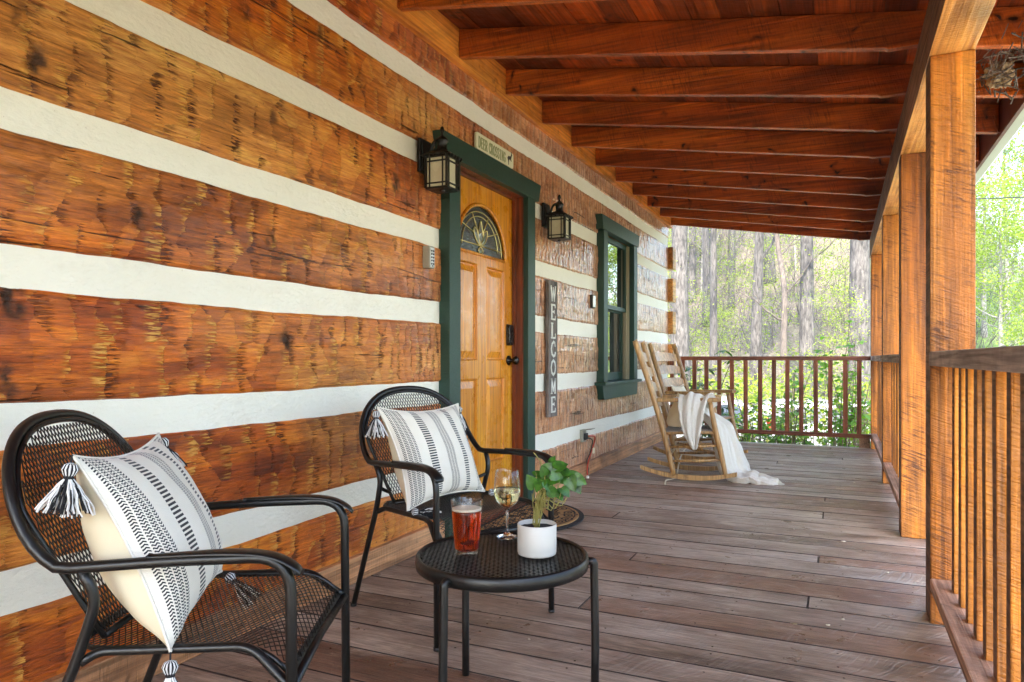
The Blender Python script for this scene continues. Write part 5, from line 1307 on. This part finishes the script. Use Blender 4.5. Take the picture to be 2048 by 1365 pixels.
BIG = [('tall', -5.35, 26.1, 1.0, 1.25, 'thick grey tree trunk just beyond the corner of the cabin'),
 ('tall2', -6.48, 38.9, 1.0, .95, 'slim grey trunk standing close left of a paler one, left of centre'),
 ('tall', -4.88, 30.8, .95, .62, 'pale grey straight trunk left of the middle of the far opening'),
 ('dark', -6.69, 46.5, 1.3, 1.0, 'thin shaded trunk, first of a close pair left of the middle trunk'),
 ('dark', -5.89, 43.6, 1.25, 1.1, 'thin shaded trunk, second of a close pair left of the middle trunk'),
 ('tall2', -3.28, 31.5, 1.05, 1.02, 'grey brown trunk in the middle of the far opening'),
 ('fork', -1.85, 28.9, 1.0, .95, 'crooked dark forked tree right of the middle trunk'),
 ('tall', -1.16, 29.2, 1.0, 1.02, 'bright broad pale trunk right of the crooked forked tree'),
 ('tall2', -.6, 49.3, 1.1, .85, 'thin pale trunk in green leaves left of the broad vine grown trunk'),
 ('tall', .57, 25.5, 1.05, 1.18, 'very broad grey trunk next to the far porch post')]
for kd, x, y, sc, sxy, lb in BIG:
    t = tree(kd, x, y, sc, random.uniform(0, 6.28), lb, 'tall trunks beyond the end railing', sxy=sxy)
t = tree('full', 5.75, 33.5, .70, 1.0, 'bright green young tree with a slender pale trunk seen right of the nearest post', 'green trees on the right')
t = tree('full', 7.1, 40, .85, 2.2, 'green tree standing behind the bright green one at the right edge', 'green trees on the right')
t = tree('full', 5.9, 38, .80, 4.2, 'tree with yellow green crown half hidden by the nearest post', 'green trees on the right')
t = tree('tall', 4.9, 20.5, .95, 2.0, 'tall tree reaching light green twigs over the gutter at the right edge', 'green trees on the right', sxy=.9)
rs = random.Random(31); nfar = 0
BEAR = [(-.205, 'the corner trunk'), (-.158, 'the pale straight trunk'), (-.139, 'the shaded pair'), (-.104, 'the middle trunk'), (-.064, 'the crooked forked tree'), (-.040, 'the bright broad trunk'), (-.012, 'the thin pale trunk'), (.022, 'the broad grey trunk')]
USED = {}
def where(x, y):
    r = x / y
    if r < BEAR[0][0]: s_ = 'left of ' + BEAR[0][1]
    elif r > .20: s_ = 'past the right edge of the view'
    elif r > .13: s_ = 'in the gap right of the nearest post'
    elif r > .045: s_ = 'screened by the porch posts'
    elif r > BEAR[-1][0]: s_ = 'right of ' + BEAR[-1][1]
    else:
        i = max(k for k in range(len(BEAR)) if BEAR[k][0] <= r); s_ = 'just right of ' + BEAR[i][1] if r - BEAR[i][0] < BEAR[i + 1][0] - r else 'just left of ' + BEAR[i + 1][1]
    return s_
PLACES = ['low on the slope', 'halfway up the slope', 'high on the wooded slope', 'on the far crest']
for k in range(80):
    y = rs.uniform(40, 92); x = rs.uniform(-.30, .12) * y if rs.random() < .72 else rs.uniform(-.6, .5) * y
    if .12 < x / y < .24 and y < 50: continue
    if x / y < -.26 or x / y > .24: continue
    kd = rs.choice(['tall2', 'dark', 'tall2', 'young', 'fork']); look = dict(tall2='straight grey', dark='dark slender', young='pale barked', fork='bent dark')[kd]
    hgt = 'low on the slope' if y < 52 else 'halfway up the slope' if y < 64 else 'high on the slope' if y < 78 else 'near the crest'
    tree(kd, x, y, rs.uniform(.75, 1.25), rs.uniform(0, 6.28), f'{look} tree {hgt}, {where(x, y)}', 'thin trees on the wooded slope', sxy=rs.uniform(.7, 1.1)); nfar += 1
for k in range(26):
    y = rs.uniform(21, 38) if k % 3 == 0 else rs.uniform(31, 44); x = rs.uniform(-.30, .07) * y
    if min(abs(x / y - q) for q in (-.205, -.158, -.104, -.040, .022)) < .014 and y < 32: continue
    tree('sapling', x, y, rs.uniform(.6, 1.15), rs.uniform(0, 6.28), ('small' if y < 28 else 'yellow green' if y < 34 else 'pale green' if y < 39 else 'distant') + (' low' if k % 2 else ' leafy') + ' sapling ' + where(x, y), 'saplings beyond the end railing', 'sapling', 'sapling')
for x, y, kd in ((20, 6, 'tall'), (17, 16, 'tall2'), (13, 24, 'young'), (10, 29, 'young'), (22, 2, 'tall'), (16, 30, 'full'), (24, 18, 'full'), (27, 8, 'full'), (-6, -24, 'tall'), (2, -28, 'full'), (24, -8, 'full')):
    tree(kd, x, y, 1.0, rs.uniform(0, 6.28), {'tall': 'tall straight', 'tall2': 'slim tall', 'young': 'young pale barked', 'full': 'full crowned'}[kd] + (' tree far out in the side yard ' if x > 21 else ' tree in the side yard ') + ('toward the woods' if y > 17 else 'level with the window' if y > 4 else 'level with the camera' if y > -10 else 'behind the camera'), 'trees in the side yard')
# ---------------------------------------------------------------- undergrowth (nobody could count it)
def scatter(name, n, gen, mat, kind, seed):
    r = np.random.default_rng(seed); V = []; F = []
    for i in range(n):
        vs = gen(r)
        if vs is None: continue
        o = len(V); V.extend(vs); 
        for k in range(0, len(vs), 4): F.append((o + k, o + k + 1, o + k + 2, o + k + 3))
    me = bpy.data.meshes.new(name); me.from_pydata(V, [], F); me.materials.append(mat); o = link(name, me); tag(o, kind=kind); return o
def leafq(p, s_, r):
    n = r.normal(0, .5, 3) + np.array((0, 0, .8)); n /= np.linalg.norm(n); a = np.cross(n, r.normal(0, 1, 3)); a /= np.linalg.norm(a); b = np.cross(n, a)
    return [tuple(p - a * s_), tuple(p + b * s_ * .5), tuple(p + a * s_), tuple(p - b * s_ * .5)]
def gen_under(r):
    y = r.uniform(15.5, 62); x = r.uniform(-.36, .14) * y + r.normal(0, .6)
    c = np.array((x, y, float(terr(x, y)) + r.uniform(.1, 1.0 + 1.2 * r.random() ** 2))); out = []
    for _ in range(34): out += leafq(c + r.normal(0, 1, 3) * (.5, .5, .10), r.uniform(.04, .085), r)
    return out
scatter('undergrowth', 1250, gen_under, M['spring'], 'stuff', 41)
def gen_twig(r):
    y = r.uniform(19, 75) if r.random() < .12 else r.uniform(36, 80); x = r.uniform(-.36, .22) * y; z0 = float(terr(x, y)); out = []
    for _ in range(7):
        d = np.array((r.normal(0, .45), r.normal(0, .3), r.uniform(.3, 1.2))) * r.uniform(.6, 1.7); p = np.array((x, y, z0)) + r.normal(0, .4, 3) * (1, 1, 0); w_ = r.uniform(.008, .022); q = p + d
        out += [tuple(p + (-w_, 0, 0)), tuple(p + (w_, 0, 0)), tuple(q + (w_ * .3, 0, 0)), tuple(q - (w_ * .3, 0, 0))]
    return out
scatter('brushwood', 1800, gen_twig, M['bark'], 'stuff', 43)
def gen_grass(r):
    x = r.uniform(-6, 9); y = r.uniform(9.3, 14); 
    if r.random() < .4: x = r.uniform(2.2, 12); y = r.uniform(4, 40)
    z0 = float(terr(x, y)); out = []
    for _ in range(8):
        p = np.array((x + r.normal(0, .1), y + r.normal(0, .1), z0 - .02)); h = r.uniform(.08, .26); d = np.array((r.normal(0, .3), r.normal(0, .3), 1.0)) * h; w_ = .008
        out += [tuple(p + (-w_, 0, 0)), tuple(p + (w_, 0, 0)), tuple(p + d + (.001, 0, 0)), tuple(p + d - (.001, 0, 0))]
    return out
scatter('grass', 5000, gen_grass, M['grassblade'], 'stuff', 44)
# ---------------------------------------------------------------- shrubs just beyond the deck
def shrub(x, y, top, spread, nst, nlf, ls, leaf, lb, seed, long=False, grp='shrubs against the end of the deck'):
    z0 = float(terr(x, y)); t = thing('shrub', (x, y, z0), lb, 'shrub', grp); rs = random.Random(seed); st = MB(); lf = MB(); H = top - z0
    for i in range(nst):
        a = rs.uniform(0, 6.28); e = Vector((math.cos(a) * spread * rs.uniform(.2, 1), math.sin(a) * spread * rs.uniform(.2, .8), H * rs.uniform(.6, 1))); m = e * .5 + Vector((rs.uniform(-.1, .1), rs.uniform(-.1, .1), H * .12))
        P = smooth_path([(rs.uniform(-.1, .1), rs.uniform(-.1, .1), 0), m, e], 8); st.tube(P, [.011 * (1 - .7 * k / len(P)) for k in range(len(P))], 5)
        for _ in range(nlf):
            k = rs.randrange(5, len(P)); p = P[k] + Vector((rs.gauss(0, .07), rs.gauss(0, .07), rs.gauss(0, .06)))
            if long:
                for q in range(7):
                    b = q * .9 + rs.random(); d = Vector((math.cos(b), math.sin(b), rs.uniform(-.5, .15))) * ls * rs.uniform(.8, 1.2); s_ = d.cross(Vector((0, 0, 1))).normalized() * ls * .16
                    lf.add([p, p + d * .35 + s_, p + d * .7 + s_ * .8, p + d + Vector((0, 0, -.02)), p + d * .7 - s_ * .8, p + d * .35 - s_], [(0, 1, 2, 3, 4, 5)])
            else:
                for q in range(2):
                    b = rs.uniform(0, 6.28); d = Vector((math.cos(b), math.sin(b), rs.uniform(-1.0, .1))).normalized() * ls * rs.uniform(.7, 1.25); s_ = d.cross(Vector((rs.uniform(-.4, .4), rs.uniform(-.4, .4), 1))).normalized() * ls * .33
                    up = Vector((0, 0, ls * .08))
                    lf.add([p, p + d * .25 + s_ * .9 + up, p + d * .6 + s_ + up, p + d, p + d * .6 - s_ + up, p + d * .25 - s_ * .9 + up, p + d * .45], [(0, 1, 2, 6), (6, 2, 3), (0, 6, 4, 5), (6, 3, 4)])
            if rs.random() < .3: st.tube([P[k], p], .003, 4)
    part('stems', st, M['stem'], t, smooth=True); part('leaves', lf, leaf, t)
shrub(.05, 9.75, 1.50, .42, 10, 15, .085, M['shrubleaf'], 'tall viburnum like shrub with drooping pointed leaves rising by the corner post', 1)
shrub(-.55, 9.9, 1.00, .55, 12, 20, .075, M['shrubleaf'], 'leafy green shrub behind the right half of the end railing', 2)
shrub(-1.05, 10.3, .80, .6, 12, 20, .070, M['shrubleaf'], 'low leafy shrub behind the middle of the end railing', 3)
shrub(.20, 10.3, .65, .6, 12, 24, .065, M['spring'], 'bright yellow green bush low behind the right end balusters', 4)
shrub(-.35, 10.9, .45, .8, 14, 24, .065, M['spring'], 'spreading bright bush beyond the middle balusters', 5)
shrub(-1.70, 9.75, 1.10, .45, 9, 7, .15, M['darkleaf'], 'rhododendron with whorls of long dark leaves by the cabin corner', 6, True)
shrub(-2.3, 10.6, .75, .7, 12, 20, .07, M['spring'], 'pale green bush behind the rhododendron', 7)
shrub(-.9, 9.5, .35, .5, 14, 26, .06, M['shrubleaf'], 'low leafy growth just past the deck edge behind the balusters', 9)
shrub(.1, 9.6, .95, .5, 12, 22, .075, M['shrubleaf'], 'leafy bush close behind the last balusters beside the corner post', 10)
shrub(-.2, 11.6, .7, .9, 14, 26, .07, M['spring'], 'rounded yellow green bush in front of the silver car', 11)
shrub(-1.5, 11.8, .5, .9, 14, 26, .07, M['spring'], 'yellow green bush beside the second silver car', 12)
shrub(.5, 12.4, .75, .9, 16, 28, .07, M['spring'], 'broad yellow green bush close before the silver car by the corner', 13)
shrub(-.9, 12.6, .6, .9, 16, 28, .07, M['spring'], 'loose yellow green bush between the two silver cars', 14)
shrub(.75, 9.9, .30, .6, 12, 22, .065, M['shrubleaf'], 'low green bush at the outer corner below the deck', 8)
# ---------------------------------------------------------------- parked cars
def carmat(name, col):
    return G(name).set(Base_Color=col, Roughness=.25, Metallic=.25, Coat_Weight=1.0, Coat_Roughness=.04)
M['carwhite'] = carmat('silver_car_paint', (.42, .44, .47)); M['cargrey'] = carmat('dark_grey_car_paint', (.10, .11, .12))
M['carglass'] = G('tinted_car_glass').set(Base_Color=(.02, .025, .03), Roughness=.05, Specular_IOR_Level=.8)
M['tyre'] = plain('tyre_rubber', (.015, .015, .015), .85); M['alloy'] = plain('alloy_metal', (.45, .45, .46), .3, .8)
M['lamp'] = plain('headlight_glass', (.6, .62, .65), .1, .2); M['redlamp'] = plain('tail_light', (.35, .02, .02), .2)
def car(name, loc, rz, mat, lb, suv=True):
    t = thing(name, loc, lb, 'car', None, rz); L, Wd = 4.5, .90
    roof = 1.62 if suv else 1.45
    side = [(-2.2, .35), (-2.25, .75), (-2.15, 1.02), (-1.9, roof - .12), (-1.6, roof), (.35, roof), (.75, roof - .08), (1.25, 1.08), (2.05, .92), (2.24, .70), (2.22, .38)]
    bd = MB(); st_ = [(-1, .86), (-.92, .97), (-.6, 1), (.6, 1), (.92, .97), (1, .86)]
    rows = []
    for q, k in st_:
        rows.append([(x * (.985 if abs(q) == 1 else 1), q * Wd * (1 if z < 1.05 else 1 - (z - 1.05) * .35), z if z < 1.05 or abs(q) < .9 else z - .05) for x, z in side])
    vs = [p for r_ in rows for p in r_]; n = len(side)
    fs = [(i*n+j, (i+1)*n+j, (i+1)*n+(j+1) % n, i*n+(j+1) % n) for i in range(len(rows)-1) for j in range(n)] + [tuple(range(n)), tuple((len(rows)-1)*n + j for j in range(n))[::-1]]
    bd.add(vs, fs); part('body', bd, mat, t, bevel=.03)
    for s_ in (-1, 1):
        for a, b in ((-1.75, -.75), (-.68, .25), (.32, .95)):
            wnd = MB(); zt = roof - .14
            b2 = b - .42 if b > .9 else b; a2 = a + .12 if a < -1.7 else a
            y0 = s_ * (Wd * .985 + .006); y1 = s_ * (Wd * .985 * (1 - (zt - 1.05) * .35) + .010)
            wnd.hexa([(a, y0 - .012*s_, 1.06), (b, y0 - .012*s_, 1.06), (b, y0, 1.06), (a, y0, 1.06), (a2, y1 - .012*s_, zt), (b2, y1 - .012*s_, zt), (b2, y1, zt), (a2, y1, zt)]); part('side_window', wnd, M['carglass'], t)
        for xx in (-1.38, 1.38):
            wh = MB(); wh.lathe([(0, -.10), (.30, -.10), (.335, -.06), (.335, .06), (.30, .10), (0, .10)], 28, (xx, s_ * (Wd - .08), .335), axis='y'); wo = part('wheel', wh, M['tyre'], t, smooth=True)
            rm_ = MB(); rm_.lathe([(0, s_*.105), (.06, s_*.11), (.20, s_*.104), (.22, s_*.112), (.22, s_*.08)], 20, (xx, s_ * (Wd - .08), .335), axis='y'); part('rim', rm_, M['alloy'], wo)
        hl = MB(); hl.box((2.16, s_*.72 - .16, .66), (2.255, s_*.72 + .16, .80)); part('headlight', hl, M['lamp'], t, bevel=.02)
        tl_ = MB(); tl_.box((-2.262, s_*.74 - .10, .80), (-2.16, s_*.74 + .10, 1.05)); part('tail_light', tl_, M['redlamp'], t, bevel=.02)
        mr = MB(); mr.box((.72, s_*(Wd + .02) - .0, 1.02), (.84, s_*(Wd + .17), 1.14)) if s_ > 0 else mr.box((.72, -(Wd + .17), 1.02), (.84, -(Wd + .02), 1.14)); part('mirror', mr, mat, t, bevel=.02)
    ws = MB(); k = .012
    ws.add([(1.24, -.78, 1.10), (1.24, .78, 1.10), (.78, .66, roof - .10), (.78, -.66, roof - .10)], [(0, 1, 2, 3)]); 
    for i, v in enumerate(ws.v): ws.v[i] = (v[0] + .02, v[1], v[2] + .015)
    part('windscreen', ws, M['carglass'], t, solid=.01)
    rw = MB(); rw.add([(-2.16, -.74, 1.06), (-2.16, .74, 1.06), (-1.93, .66, roof - .14), (-1.93, -.66, roof - .14)], [(0, 1, 2, 3)])
    for i, v in enumerate(rw.v): rw.v[i] = (v[0] - .02, v[1], v[2] + .01)
    part('rear_window', rw, M['carglass'], t, solid=.01)
    bp = MB(); bp.box((2.18, -.80, .32), (2.29, .80, .56)); bp.box((-2.29, -.80, .34), (-2.2, .80, .58)); part('bumper', bp, mat, t, bevel=.03)
    return t
car('parked_car', (.35, 15.6, -1.26), R(8), M['carwhite'], 'silver parked car glimpsed through leaves beyond the right end balusters', False)
car('parked_car', (-3.6, 14.2, -1.20), R(205), M['carwhite'], 'second silver car parked left of the other, mostly behind the balusters and rocking chair', False)
# ---------------------------------------------------------------- wire across the yard
mb = MB(); P = [Vector((-2 + 30 * s_, 30 + 2 * s_, 7.2 - 1.2 * 4 * s_ * (1 - s_) * .5)) for s_ in np.linspace(0, 1, 30)]
mb.tube(P, .02, 5); o = link('overhead_wire', mb.mesh('overhead_wire', M['ink'])); tag(o, 'thin dark overhead wire crossing the trees at the right edge', 'wire')
hz = MB(); hz.box((-165, -118, -8), (165, 250, 48))
g = G('pale_air'); g.t.nodes.remove(g.bsdf)
pv = g.n('VolumePrincipled', {'Density': .0012, 'Color': (.93, .95, 1, 1), 'Anisotropy': .2}); g.t.links.new(pv.outputs[0], g.out.inputs['Volume'])
HAZE = True
if HAZE: o = link('haze', hz.mesh('haze', g.mat)); tag(o, kind='stuff')
